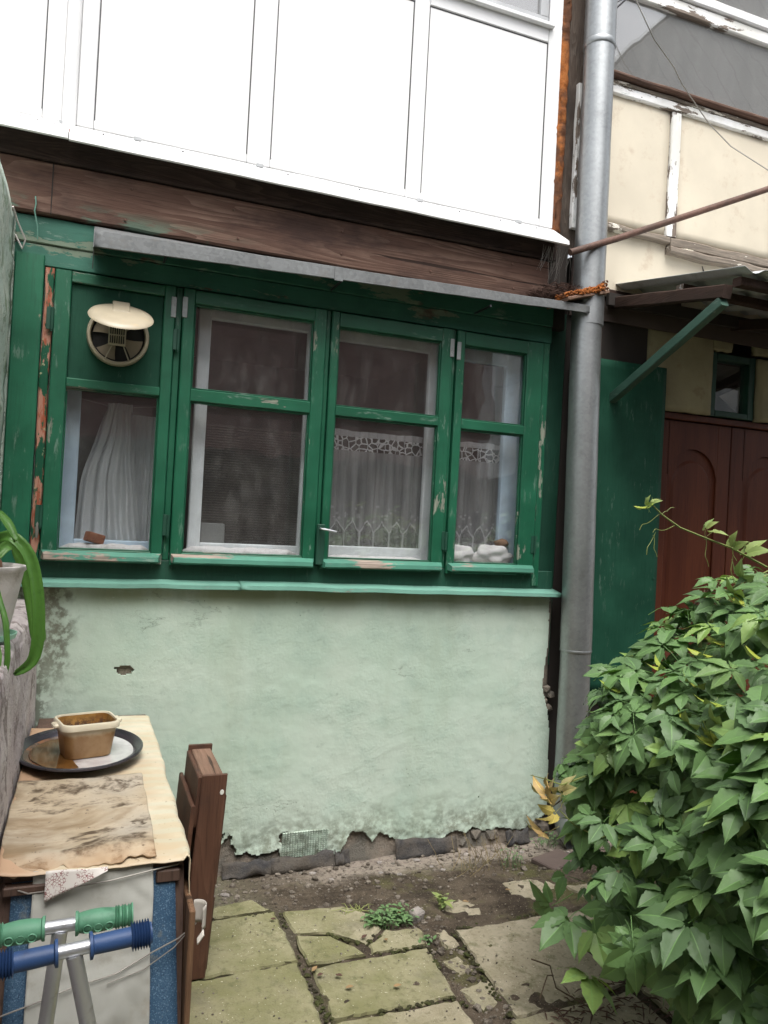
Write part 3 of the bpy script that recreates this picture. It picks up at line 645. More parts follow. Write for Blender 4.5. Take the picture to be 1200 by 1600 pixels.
FRAG = [[(1.40, -0.60), (1.53, -0.575), (1.60, -0.665), (1.56, -0.73), (1.42, -0.70)], [(1.66, -0.52), (1.93, -0.50), (2.02, -0.60), (1.86, -0.70), (1.70, -0.66)],
        [(1.26, -0.98), (1.33, -0.965), (1.35, -1.06), (1.28, -1.09)], [(1.235, -1.16), (1.36, -1.12), (1.37, -1.24), (1.27, -1.29)], [(1.31, -0.80), (1.365, -0.79), (1.375, -0.90), (1.325, -0.915)],
        [(1.19, -0.58), (1.36, -0.59), (1.38, -0.66), (1.22, -0.66)], [(2.03, -0.62), (2.25, -0.60), (2.27, -0.76), (2.06, -0.78)]]
for i, poly in enumerate(FRAG):
    m_ = MB(); m_.prism(ragged(poly, 0.02, 0.016, 40+i*2.1), -0.07, -0.012+random.uniform(-0.008, 0.006), 0.008)
    put('slab_fragment', m_, MT['slab'], paving, 30, origin=(poly[0][0], poly[0][1], 0))

gr = MB()
for i in range(1500):
    if i < 950: x = random.uniform(0.3, 2.5); y = -abs(random.gauss(0.22, 0.16))-0.02
    elif i < 1200: x = random.uniform(1.22, 1.38); y = random.uniform(-1.4, -0.7)
    else: x = random.uniform(0.35, 2.2); y = random.uniform(-1.5, -0.5)
    on_slab = y < -0.52 and not (1.25 < x < 1.37)
    r = random.uniform(0.002, 0.0045) if on_slab else random.choice([0.003, 0.004, 0.005, 0.007, 0.012])*random.uniform(0.7, 1.3)
    gr.rock((x, y, (0.003 if on_slab else max(apron_z(x, y), -0.09)+r*0.3)), r, i, 0 if r < 0.006 else 1, 0.7)
put('gravel', gr, rough_mat('mixed_grit', [(0.20, 0.17, 0.14), (0.33, 0.29, 0.24), (0.12, 0.10, 0.08)], 60), None, None, kind='stuff')

# ================================================================== LOWER WALL
wall = thing('plaster_wall', (1.07, 0.06, -0.1), 'rough pale green plaster wall under the window, crumbling along its foot', 'wall')
core = MB()
core.sheet(64, 34, lambda u, v: (lerp(-0.34, 2.31, u), 0.016+0.010*fbm(lerp(0, 2.6, u)*8, lerp(0, 1.3, v)*8, 2)-0.018*max(0, 1-v*9), lerp(-0.14, 1.2, v)))
o_ = put('masonry', core, MT['masonry'], wall, 180, fix=False); solid(o_, 0.25, -1)
HOLES = [(0.182, 0.848, 0.036, 0.020), (0.150, 0.858, 0.012, 0.008), (0.66, 0.03, 0.04, 0.07), (0.93, 0.06, 0.03, 0.03)]
botz = [(0.4, 0.06), (0.62, 0.075), (0.645, 0.01), (0.85, 0.0), (0.9, 0.02), (0.91, -0.02), (1.14, -0.035), (1.2, -0.02), (1.25, 0.055), (1.32, 0.05), (1.36, 0.0), (1.40, 0.04), (1.46, 0.01), (1.6, -0.03), (1.72, -0.025), (1.78, 0.01), (1.86, -0.01), (1.9, 0.03), (1.97, 0.0), (2.1, -0.005), (2.2, -0.02), (2.35, 0.05)]
rightx = [(-0.1, 2.27), (0.02, 2.316), (0.119, 2.338), (0.524, 2.322), (0.62, 2.298), (0.728, 2.268), (0.80, 2.272), (0.962, 2.290), (1.2, 2.286)]
def plaster_sheet():
    x0, x1, z0, z1, rs = -0.335, 2.36, -0.06, 1.20, 0.0056
    nx, nz = int((x1-x0)/rs), int((z1-z0)/rs); vid = {}; mb = MB()
    def keep(x, z):
        n1 = noise.noise(Vector((x*9, z*9, 3))); n2 = noise.noise(Vector((x*38, z*38, 5)))
        if z < interp(botz, x)+0.018*n1+0.010*n2: return False
        if x > interp(rightx, z)+0.005*n1+0.004*n2: return False
        for hx, hz, ra, rb in HOLES:
            if ((x-hx)/ra)**2+((z-hz)/rb)**2 < 1+1.2*n1+1.3*n2: return False
        if 0.915 < x < 1.135 and -0.03 < z < 0.085: return False
        if z < 0.26 and noise.noise(Vector((x*6, z*8, 9)))+0.45*n2 > 0.60+z*1.6: return False
        return True
    def V_(i, j):
        k = (i, j)
        if k not in vid:
            x = x0+i*rs; z = z0+j*rs; lump = fbm(x*2.2, z*2.2, 7, 4); lowr = max(0, 1-(z+0.05)/0.30)
            y = -0.004-0.0028*lump-0.0008*fbm(x*17, z*17, 2, 4)-0.010*lowr*fbm(x*11, z*11, 5, 4)-0.0012*max(0, fbm(x*6, z*9, 11, 4))
            vid[k] = len(mb.v); mb.v.append((x, y, z))
        return vid[k]
    edges = {}
    for j in range(nz):
        for i in range(nx):
            if keep(x0+(i+0.5)*rs, z0+(j+0.5)*rs):
                q = (V_(i, j), V_(i+1, j), V_(i+1, j+1), V_(i, j+1)); mb.f.append(q)
                for a, b in zip(q, q[1:]+q[:1]):
                    e = (min(a, b), max(a, b)); edges[e] = None if e in edges else (a, b)
    back = {}
    for e, ab in edges.items():
        if ab:
            for k in ab:
                if k not in back: back[k] = len(mb.v); v = mb.v[k]; mb.v.append((v[0], 0.03, v[2]))
            a, b = ab; mb.f.append((b, a, back[a], back[b]))
    return mb
put('plaster_coat', plaster_sheet(), MT['plaster'], wall, 50, fix=False)
# perforated vent plate painted over with the wall colour
vg = MB(); cx, cz = 18, 13; X0, X1, Z0, Z1 = 0.914, 1.136, -0.032, 0.086
for i in range(cx):
    for j in range(cz):
        a0 = X0+(X1-X0)*i/cx; a1 = X0+(X1-X0)*(i+1)/cx; b0 = Z0+(Z1-Z0)*j/cz; b1 = Z0+(Z1-Z0)*(j+1)/cz
        mx, mz = (a0+a1)/2+0.0015*noise.noise(Vector((i*3.3, j*2.1, 1))), (b0+b1)/2; hw = (a1-a0)*0.36; hh = (b1-b0)*0.27*(0.8+0.5*noise.noise(Vector((i*1.7, j*3.3, 9)))); yy = -0.006-0.004*fbm(mx*14, mz*14, 2)
        ring_o = [(a0, b0), (mx, b0), (a1, b0), (a1, mz), (a1, b1), (mx, b1), (a0, b1), (a0, mz)]
        ring_i = [(mx-hw*0.7, mz-hh*0.7), (mx, mz-hh), (mx+hw*0.7, mz-hh*0.7), (mx+hw, mz), (mx+hw*0.7, mz+hh*0.7), (mx, mz+hh), (mx-hw*0.7, mz+hh*0.7), (mx-hw, mz)]
        wav = 0.0030*math.sin(i*PI)  # plate stays level between the rows of slots
        vs = [(x, yy+0.003, z) for x, z in ring_o]+[(x, yy-0.004, z) for x, z in ring_i]+[(x, 0.012, z) for x, z in ring_i]
        vg.add(vs, [(k, (k+1) % 8, 8+(k+1) % 8, 8+k) for k in range(8)]+[(8+k, 8+(k+1) % 8, 16+(k+1) % 8, 16+k) for k in range(8)])
put('vent_grille', vg, MT['plaster'], wall, 40, fix=False, label='perforated vent plate painted over in the wall green')
for i, (a, b, zt, zb) in enumerate([(0.64, 0.90, -0.02, -0.075), (0.86, 1.16, -0.015, -0.075), (1.165, 1.235, -0.02, -0.07), (1.47, 1.80, 0.0, -0.085), (2.08, 2.215, -0.015, -0.07)]):
    m_ = MB(); m_.sheet(14, 4, lambda u, v, a=a, b=b, zt=zt, zb=zb, i=i: (lerp(a, b, u), -0.022-0.030*(1-v)-0.012*noise.noise(Vector((u*3+i*5, v, 2))), lerp(zb, zt, v)+0.022*noise.noise(Vector((u*4.3, v*1.5+i*4, 6)))))
    o_ = put('felt_strip', m_, MT['felt'], wall, 60, fix=False); solid(o_, 0.006)
for i, (cx_, cz_, r) in enumerate([(2.31, 0.70, 0.035), (2.335, 0.67, 0.028), (2.30, 0.635, 0.03), (2.33, 0.60, 0.026), (1.93, -0.02, 0.045), (2.02, -0.03, 0.05), (1.86, -0.05, 0.04), (2.26, 0.0, 0.04), (2.33, -0.03, 0.05), (2.30, 0.05, 0.03)]):
    m_ = MB(); m_.rock((cx_, 0.025, cz_), r, i+3, 1, 0.8); put('masonry_chunk', m_, MT['masonry'], wall, None)
# loose rubble along the foot
for i in range(26):
    x = random.uniform(1.3, 2.45) if i > 6 else random.uniform(0.6, 1.2); y = -random.uniform(0.05, 0.26); r = random.uniform(0.008, 0.019)
    m_ = MB(); m_.rock((x, y, apron_z(x, y)+r*0.1), r, i+31, 1, 0.6)
    put('rubble_stone', m_, MT['stone'] if i % 3 else MT['masonry'], None, 35, origin=(x, y, apron_z(x, y)), label='small broken bit of mortar lying in the dirt at the wall foot', cat='stone', group='rubble along the wall foot')

# ================================================================== GREEN WINDOW
win = thing('casement_window', (0.95, 0.0, 1.2), 'long green painted wooden window with four casements and peeling paint', 'window')
# ledge: two sheets of painted tin with a joint
for a, b, dz in ((-0.335, 0.655, 0.0), (0.650, 2.315, 0.003)):
    m_ = MB()
    def led(u, v, a=a, b=b, dz=dz):
        x = lerp(a, b, u); wob = 0.003*noise.noise(Vector((x*5, 0, 4)))
        prof = [(0.06, 1.243), (0.0, 1.236), (-0.045, 1.226), (-0.058, 1.222), (-0.060, 1.206), (-0.054, 1.204)]
        k = v*5; i = min(4, int(k)); t = k-i; y = lerp(prof[i][0], prof[i+1][0], t); z = lerp(prof[i][1], prof[i+1][1], t)
        return (x, y+wob*1.5-(0.010 if b > 2 and v > .3 else 0), z+wob+dz-0.012*u*(1 if b > 2 else 0))
    m_.sheet(40, 5, led); o_ = put('ledge_sheet', m_, MT['teal'], win, 30, fix=False); solid(o_, 0.0025)
m_ = MB(); m_.board(-0.33, 2.30, 0.004, 0.05, 1.228, 1.322, 'x', 0, 0.003, 0.001, 1); put('sill_beam', m_, MT['green_dark'], win)
m_ = MB(); m_.board(-0.325, -0.216, -0.012, 0.05, 1.247, 2.555, 'z', 0, 0.004, 0.002, 2); put('side_board', m_, MT['green_board'], win, label='wide green board with flaking paint beside the fan')
m_ = MB(); m_.board(-0.211, -0.176, -0.002, 0.05, 1.25, 2.51, 'z', 0, 0.004, 0.004, 3); put('stripped_post', m_, MT['primer'], win, label='narrow post stripped to red primer')
m_ = MB(); m_.board(-0.33, 2.22, 0.0, 0.05, 2.516, 2.60, 'x', 0, 0.003, 0.0015, 4); put('head_board', m_, MT['teal_flaky'], win, label='head board with flaking teal paint')
m_ = MB(); m_.board(-0.33, 2.22, -0.006, 0.05, 2.602, 2.712, 'x', 0, 0.004, 0.003, 5); put('lintel_board', m_, MT['teal_flaky'], win)
m_ = MB(); m_.board(2.172, 2.212, -0.004, 0.05, 1.247, 2.513, 'z', 0, 0.003, 0.001, 6); put('jamb_post', m_, MT['green_z'], win)
m_ = MB(); m_.board(0.312, 0.340, 0.004, 0.05, 1.325, 2.51, 'z'); put('mullion', m_, MT['green_z'], win)
m_ = MB(); m_.board(0.995, 1.016, 0.002, 0.05, 1.325, 2.51, 'z'); put('mullion', m_, MT['green_z'], win)
m_ = MB(); m_.board(1.650, 1.668, 0.004, 0.05, 1.325, 2.51, 'z'); put('mullion', m_, MT['green_z'], win)

def casement(x0, x1, gx0, gx1, zb, zt, gb, bar, gt, panel=False):
    """one casement: stiles, rails, glazing bar, two panes (or a board panel above), drip board"""
    c = MB(); zs = zb; F0, F1 = -0.016, 0.030
    c.board(x0, gx0, F0, F1, zs, zt, 'z', 0, 0.004, 0.0014, x0*7)
    cas = put('casement', c, MT['green_z'], win)
    m_ = MB(); m_.board(gx1, x1, F0, F1, zs, zt, 'z', 0, 0.004, 0.0014, x1*5); put('stile', m_, MT['green_z'], cas)
    e = 0.001
    m_ = MB(); m_.board(gx0+e, gx1-e, F0+0.002, F1, gt, zt, 'x', 0, 0.004, 0.0012, x0+3); put('rail', m_, MT['green_x'], cas)
    m_ = MB(); m_.board(gx0+e, gx1-e, F0+0.002, F1, zs, gb, 'x', 0, 0.004, 0.0012, x0+4); put('rail', m_, MT['green_x'], cas)
    m_ = MB(); m_.board(gx0+e, gx1-e, F0+(-0.006 if panel else 0.003), F1, bar[0], bar[1], 'x', 0, 0.005, 0.0012, x0+5); put('glazing_bar', m_, MT['green_x'], cas)
    # thin putty fillets round the panes
    m_ = MB(); t = 0.006
    for (a0, a1, b0, b1) in ([(gx0, gx1, gb, bar[0])]+([] if panel else [(gx0, gx1, bar[1], gt)])):
        y0, y1 = -0.004, 0.018
        m_.board(a0+e, a0+t, y0, y1, b0+e, b1-e, 'z', 0, 0.003, 0.0012, a0); m_.board(a1-t, a1-e, y0, y1, b0+e, b1-e, 'z', 0, 0.003, 0.0012, a1)
        m_.board(a0+t+e, a1-t-e, y0, y1, b0+e, b0+t, 'x', 0, 0.003, 0.0012, b0); m_.board(a0+t+e, a1-t-e, y0, y1, b1-t, b1-e, 'x', 0, 0.003, 0.0012, b1)
    put('putty', m_, MT['green_x'], cas)
    m_ = MB(); m_.box(gx0-0.003, gx1+0.003, 0.0185, 0.0215, gb-0.003, bar[0]+0.003, 0); put('pane', m_, MT['glass'], cas, None)
    m_ = MB()
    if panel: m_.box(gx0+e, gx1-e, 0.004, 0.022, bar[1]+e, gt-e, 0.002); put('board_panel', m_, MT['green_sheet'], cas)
    else: m_.box(gx0-0.003, gx1+0.003, 0.0185, 0.0215, bar[1]-0.003, gt+0.003, 0); put('pane', m_, MT['glass'], cas, None)
    # drip board: sloping top, sticks out from the bottom rail
    m_ = MB(); a, b = x0+0.004, x1-0.004; nseg = 12; vs = []
    prof = [(-0.0165, 1.352), (-0.050, 1.336), (-0.053, 1.318), (-0.046, 1.312), (-0.0165, 1.316)]
    for i in range(nseg+1):
        x = lerp(a, b, i/nseg); w = 0.0025*noise.noise(Vector((x*9, 3, x0)))
        for (y, z) in prof: vs.append((x+(0.012*(1 if i == 0 else -1) if i in (0, nseg) and y < -0.04 else 0), y+w, z+w*0.7))
    n = len(prof)
    m_.add(vs, [(i*n+j, i*n+(j+1) % n, (i+1)*n+(j+1) % n, (i+1)*n+j) for i in range(nseg) for j in range(n)]+[tuple(range(n)), tuple(nseg*n+j for j in range(n))])
    put('drip_board', m_, MT['drip'], cas)
    return cas
cas1 = casement(-0.172, 0.309, -0.109, 0.262, 1.305, 2.507, 1.357, (2.027, 2.066), 2.462, True)
cas2 = casement(0.343, 0.992, 0.393, 0.933, 1.305, 2.507, 1.357, (2.020, 2.076), 2.448)
cas3 = casement(1.019, 1.647, 1.056, 1.587, 1.305, 2.507, 1.354, (2.022, 2.070), 2.440)
cas4 = casement(1.671, 2.168, 1.713, 2.073, 1.300, 2.507, 1.352, (2.020, 2.070), 2.440)
def hinge(par, x, z, h=0.09, mat='steel_dark'):
    m_ = MB(); m_.tube([(x, -0.020, z-h/2), (x, -0.020, z+h/2)], 0.0065, 8); m_.tube([(x, -0.020, z-h/2-0.008), (x, -0.020, z-h/2)], 0.0045, 8)
    m_.box(x-0.022, x-0.006, -0.0195, -0.0165, z-h/2, z+h/2, 0.001); put('hinge', m_, MT[mat], par)
for par, x, z in ((cas1, -0.176, 2.30), (cas1, -0.176, 1.49), (cas2, 0.328, 1.475), (cas4, 1.659, 1.46), (cas4, 2.170, 1.46), (cas2, 0.328, 2.28)): hinge(par, x, z, 0.09, 'green_dark')
gal_s = galv('worn_grey_plate', 0.36, 0.6, 'z', 0.5, 0.3)
for par, x, z in ((cas1, 0.302, 2.418), (cas2, 0.349, 2.425), (cas3, 1.640, 2.415), (cas4, 1.678, 2.405)):
    m_ = MB(); m_.box(x-0.011, x+0.011, -0.0215, -0.0165, z-0.045, z+0.045, 0.004); m_.lathe([(0.0, -0.001), (0.004, 0.0)], Matrix.Translation((x, -0.0216, z-0.025)) @ Matrix.Rotation(PI/2, 4, 'X'), 8); put('pivot_plate', m_, gal_s, par)
# espagnolette cover and its handle between the middle casements
m_ = MB(); m_.box(0.994, 1.032, -0.034, -0.0168, 1.325, 1.512, 0.003); latch = put('latch', m_, MT['green_dark'], cas2)
m_ = MB(); m_.tube([(1.008, -0.036, 1.492), (1.008, -0.060, 1.491), (1.020, -0.062, 1.490), (1.078, -0.062, 1.481)], [0.005, 0.005, 0.0055, 0.004], 8); put('handle', m_, MT['chrome'], cas3)
# white wire stub and hook on the side board
m_ = MB(); m_.tube([(-0.186, -0.008, 1.50), (-0.187, -0.012, 1.455), (-0.188, -0.012, 1.40)], [0.004, 0.010, 0.004], 8); put('bolt_knob', m_, MT['wire'], win)

# inner sashes behind the outer glass
def inner_sash(x0, x1, xs0, xs1, z0, z1, w0, w1, wt, wb, mat, top=True):
    c = MB(); c.board(x0, x0+w0, 0.125, 0.16, z0, z1, 'z', 0, 0.004, 0.001); sa = put('inner_sash', c, MT[mat], win)
    m_ = MB(); m_.board(x1-w1, x1, 0.125, 0.16, z0, z1, 'z', 0, 0.004, 0.001); put('stile', m_, MT[mat], sa)
    m_ = MB(); m_.board(x0+w0+.001, x1-w1-.001, 0.127, 0.16, z1-wt, z1, 'x', 0, 0.004, 0.001); put('rail', m_, MT[mat], sa)
    m_ = MB(); m_.board(x0+w0+.001, x1-w1-.001, 0.127, 0.16, z0, z0+wb, 'x', 0, 0.004, 0.001); put('rail', m_, MT[mat], sa)
    m_ = MB(); m_.box(x0+w0-.004, x1-w1+.004, 0.147, 0.150, z0+wb-.004, z1-wt+.004, 0); put('pane', m_, MT['glass'], sa, None)
inner_sash(-0.125, 0.312, 0, 0, 1.345, 2.50, 0.076, 0.045, 0.06, 0.05, 'sash_blue')
inner_sash(0.430, 1.000, 0, 0, 1.345, 2.487, 0.056, 0.055, 0.060, 0.055, 'sash_white')
inner_sash(1.030, 1.660, 0, 0, 1.345, 2.472, 0.045, 0.072, 0.062, 0.065, 'sash_white')
inner_sash(1.700, 2.160, 0, 0, 1.345, 2.490, 0.045, 0.125, 0.095, 0.055, 'sash_blue')
m_ = MB(); m_.board(-0.17, 2.20, 0.052, 0.24, 1.318, 1.343, 'x', 0, 0.003, 0.001); put('inner_sill', m_, MT['sillboard'], win)
m_ = MB()
for (a, b) in ((-0.34, -0.13), (2.175, 2.24)): m_.box(a, b, 0.052, 0.30, 1.2, 2.70, 0.002)
put('reveal', m_, MT['sillboard'], win)
# dim room behind
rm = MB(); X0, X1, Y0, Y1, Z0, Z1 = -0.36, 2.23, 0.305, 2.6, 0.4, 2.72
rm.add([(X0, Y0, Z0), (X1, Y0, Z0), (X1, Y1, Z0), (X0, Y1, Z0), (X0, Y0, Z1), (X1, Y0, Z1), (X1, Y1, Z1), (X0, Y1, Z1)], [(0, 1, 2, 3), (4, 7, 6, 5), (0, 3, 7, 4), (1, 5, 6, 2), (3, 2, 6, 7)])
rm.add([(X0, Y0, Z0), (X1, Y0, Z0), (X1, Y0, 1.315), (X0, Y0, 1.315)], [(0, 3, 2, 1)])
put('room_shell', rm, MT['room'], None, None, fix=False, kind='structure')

# things standing or hanging behind the glass
def drape(x0t, x1t, x0b, x1b, zt, zb, y, folds, amp, seed, hem=0.0):
    def fn(u, v):
        x = lerp(lerp(x0b, x1b, u), lerp(x0t, x1t, u), v)
        ph = folds*2*PI*u+0.8*noise.noise(Vector((u*3, v*1.5, seed)))
        k = amp*(1-0.45*v)
        yy = y+k*math.sin(ph)+k*0.4*math.sin(ph*2.3+seed)
        return (x+0.25*k*math.cos(ph), yy, lerp(zb, zt, v)+hem*math.sin(ph)+0.006*noise.noise(Vector((u*5, v, seed))))
    return fn
m_ = MB()
dr = drape(0.055, 0.165, -0.055, 0.235, 1.975, 1.372, 0.190, 4.5, 0.024, 2)
def loose(u, v):
    x, y, z = dr(u, v); k = 1-v; return (x-0.03*math.sin(v*PI)*(1-u)+0.012*noise.noise(Vector((u*4, v*3, 7))), y+0.012*noise.noise(Vector((u*6, v*2.2, 3)))*k+0.006*noise.noise(Vector((u*22, v*5, 1))), z)
m_.sheet(110, 50, loose); m_.sheet(60, 24, drape(0.16, 0.285, 0.15, 0.285, 1.965, 1.375, 0.235, 4, 0.012, 5))
m_.sheet(60, 5, drape(0.06, 0.165, 0.058, 0.163, 2.005, 1.972, 0.195, 8, 0.012, 8))
o_ = put('gathered_curtain', m_, MT['curtain'], None, 180, fix=False, origin=(0.1, 0.2, 1.37), label='gathered plain white curtain hanging in the casement under the fan', cat='curtain')
m_ = MB(); m_.tube([(-0.10, 0.20, 2.02), (0.1, 0.20, 1.985), (0.29, 0.20, 2.01)], 0.0015, 5); put('curtain_string', m_, MT['wire'], None, origin=(0.1, .2, 2), label='thin string holding up the plain white curtain', cat='string')
m_ = MB(); m_.sheet(120, 20, drape(1.10, 1.60, 1.10, 1.60, 1.985, 1.40, 0.20, 10, 0.010, 4)); put('lace_curtain', m_, MT['lace'], None, 180, fix=False, origin=(1.3, 0.2, 1.4), label='wide white lace curtain behind the casement with the latch handle', cat='curtain', group='lace curtains')
m_ = MB(); m_.sheet(70, 20, drape(1.80, 2.07, 1.80, 2.07, 1.985, 1.40, 0.20, 6, 0.008, 9)); put('lace_curtain', m_, MT['lace'], None, 180, fix=False, origin=(1.9, 0.2, 1.4), label='narrow white lace curtain behind the narrow casement nearest the drainpipe', cat='curtain', group='lace curtains')
m_ = MB(); m_.box(0.470, 0.99, 0.262, 0.272, 1.36, 1.96, 0.002); put('reed_blind', m_, MT['blind'], None, None, origin=(0.7, 0.27, 1.36), label='dark ribbed blind behind the second casement', cat='blind')
m_ = MB(); m_.box(0.495, 0.605, 0.175, 0.245, 1.345, 1.49, 0.004); put('carton', m_, flat('grey_carton', (0.34, 0.34, 0.32), 0.7), None, None, origin=(0.55, 0.2, 1.345), label='small pale grey box behind the second casement', cat='box')
def wadding(x0, x1, z, h, lab, seed, y0=0.046, y1=0.12):
    m_ = MB(); pts = []; n = 26
    def fn(u, v):
        t = v*2*PI; x = lerp(x0, x1, u); e = min(1, 10*u, 10*(1-u))
        k = (1+0.35*noise.noise(Vector((u*11+seed, math.cos(t)*1.2, math.sin(t)*1.2))))*max(0.05, e)
        return (x, (y0+y1)/2+math.cos(t)*(y1-y0)/2*k, z+h*0.45+math.sin(t)*h/2*k)
    m_.sheet(60, 12, fn); return put('cotton_roll', m_, MT['cotton'], None, 180, fix=False, origin=((x0+x1)/2, 0.08, z), label=lab, cat='padding', group='cotton rolls on the inner sill')
wadding(-0.10, 0.262, 1.343, 0.040, 'white cotton roll on the inner sill below the plain curtain', 1)
wadding(0.40, 0.935, 1.343, 0.045, 'long white cotton roll on the inner sill below the dark blind', 5)
wadding(1.06, 1.585, 1.343, 0.026, 'flat white cotton roll on the inner sill beside the latch handle', 9)
for i, (cx_, rx, lab) in enumerate([(1.785, 0.080, 'smaller white cloth bundle on the inner sill of the narrow casement'), (1.985, 0.105, 'larger white cloth bundle below the blue inner sash')]):
    m_ = MB(); bmx = MB(); bmx.rock((0, 0, 0), 1.0, i+2, 4); vs = [(cx_+v[0]*rx, 0.088+v[1]*0.045, 1.390+v[2]*0.052) for v in bmx.v]; vs = [(x, y, max(z, 1.344)+0.006*noise.noise(Vector((x*60, y*60, z*60)))) for x, y, z in vs]
    m_.add(vs, bmx.f); put('cloth_bundle', m_, MT['cotton'], None, 180, origin=(cx_, 0.088, 1.344), label=lab, cat='bundle', group='white cloth bundles')
m_ = MB(); m_.rock((2.045, 0.10, 1.455), 0.045, 5, 2, 0.5); put('brown_rag', m_, flat('brown_felt', (0.24, 0.14, 0.085), 0.9), None, 180, origin=(2.045, 0.1, 1.43), label='small brown lump on the larger white bundle', cat='rag')
m_ = MB(); M_ = Matrix.Translation((0.035, 0.075, 1.405)) @ Matrix.Rotation(0.4, 4, 'Z') @ Matrix.Rotation(0.25, 4, 'Y'); m_.box(-0.038, 0.038, -0.022, 0.022, -0.022, 0.020, 0.004, M_)
put('wood_block', m_, MT['brickbit'], None, None, origin=(0.035, 0.075, 1.38), label='small reddish brown block on the inner sill below the plain curtain', cat='block')

# ventilation fan in the board panel
fan = thing('ventilation_fan', (0.083, 0.0, 2.262), 'round cream ventilation fan with its lid propped open, set in the green panel', 'fan')
MF = Matrix.Translation((0.083, 0.0, 2.262)) @ Matrix.Rotation(PI/2, 4, 'X')      # local z points out of the wall (-Y)
m_ = MB(); m_.lathe([(0.108, -0.004), (0.108, 0.022), (0.112, 0.028), (0.121, 0.028), (0.125, 0.022), (0.125, -0.004)], MF, 48); put('ring', m_, MT['fan_cream'], fan, 40)
m_ = MB(); m_.lathe([(0.1075, 0.02), (0.1075, -0.003), (0.0, -0.0035)], MF, 40); put('duct', m_, MT['fan_dark'], fan, 40)
bl = MB()
def blade(a0):
    def fn(u, v):
        r = lerp(0.028, 0.100, v); w = lerp(0.30, 0.46, v); a = a0+lerp(-w, w, u); return MF @ Vector((r*math.cos(a), r*math.sin(a), 0.004+0.010*(u-0.5)*v))
    return fn
for k in range(4):
    m_ = MB(); m_.sheet(6, 4, blade(PI/4+k*PI/2+0.25)); put('blade', m_, MT['fan_blade'], fan, 60, fix=False)
m_ = MB(); m_.box(0.044, 0.114, -0.024, -0.006, 2.222, 2.325, 0.003); mo = put('motor_cover', m_, MT['fan_cream'], fan)
for i in range(2):
    for k in range(5): pass
m_ = MB()
for i in range(7):
    for z0_, z1_ in ((2.230, 2.262), (2.268, 2.296)):
        x = 0.052+i*0.0088; m_.box(x-0.0022, x+0.0022, -0.0262, -0.0235, z0_, z1_, 0.0005)
put('slot', m_, MT['fan_dark'], mo)
for sx in (-1, 1):
    m_ = MB(); m_.tube([(0.083+sx*0.022, -0.016, 2.224), (0.083+sx*0.046, -0.022, 2.165), (0.083+sx*0.052, -0.022, 2.158)], 0.0028, 6); put('bracket', m_, MT['fan_cream'], fan)
ML = Matrix.Translation((0.087, -0.034, 2.392)) @ Matrix.Rotation(math.radians(34), 4, 'X') @ Matrix.Translation((0, -0.128, 0))
m_ = MB(); m_.lathe([(0.0, 0.013), (0.05, 0.012), (0.10, 0.008), (0.124, 0.002), (0.128, -0.004), (0.122, -0.006), (0.10, 0.000), (0.0, 0.004)], ML, 48); lid = put('lid', m_, MT['fan_cream'], fan, 50)
m_ = MB(); m_.box(-0.034, 0.034, 0.02, 0.125, 0.006, 0.015, 0.003, ML); put('hinge_plate', m_, MT['fan_cream'], lid)

# ================================================================== TIMBER BEAM
beam = thing('timber_beam', (0.9, 0.0, 2.72), 'wide weathered brown timber beam running under the white balcony', 'beam')
m_ = MB(); m_.board(-0.9, 2.165, -0.028, 0.10, 2.716, 2.932, 'x', 60, 0.008, 0.004, 9); put('plank', m_, MT['beam'], beam)
m_ = MB(); m_.board(-0.9, 2.20, -0.040, 0.10, 2.936, 3.035, 'x', 60, 0.005, 0.003, 12); put('plank', m_, MT['beam_dark'], beam)
m_ = MB(); m_.board(2.170, 2.30, 0.0, 0.12, 2.60, 3.04, 'z', 12, 0.006, 0.005, 15); put('beam_end', m_, MT['dark_gap'], beam)
m_ = MB(); m_.box(-0.205, -0.200, -0.0295, -0.02, 2.72, 2.93, 0.001); put('crack_seam', m_, MT['dark_gap'], beam)
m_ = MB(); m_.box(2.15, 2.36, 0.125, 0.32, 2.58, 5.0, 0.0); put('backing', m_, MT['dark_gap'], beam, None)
m_ = MB(); m_.box(-0.9, -0.328, 0.004, 0.30, 1.16, 3.05, 0.0); put('corner_masonry', m_, MT['side_wall'], wall, None)
# frayed wires hanging in the corner
def wire(name, pts, r, mat, label, cat='wire', group=None, seg=6):
    m_ = MB(); m_.tube(pts, r, seg); return put(name, m_, mat, None, 60, origin=pts[0], label=label, cat=cat, group=group)
wire('wire_stub', [(-0.262, -0.032, 2.78), (-0.258, -0.038, 2.75), (-0.262, -0.036, 2.72), (-0.248, -0.036, 2.66), (-0.246, -0.03, 2.61)], 0.003, MT['teal'], 'short frayed wire hanging below the beam end in the corner')
wire('white_cable', [(-0.335, -0.10, 2.70), (-0.32, -0.05, 2.66), (-0.29, -0.03, 2.60), (-0.30, -0.02, 2.565), (-0.33, -0.01, 2.62)], 0.004, MT['pot'], 'loose white cable looped in the corner beside the beam')

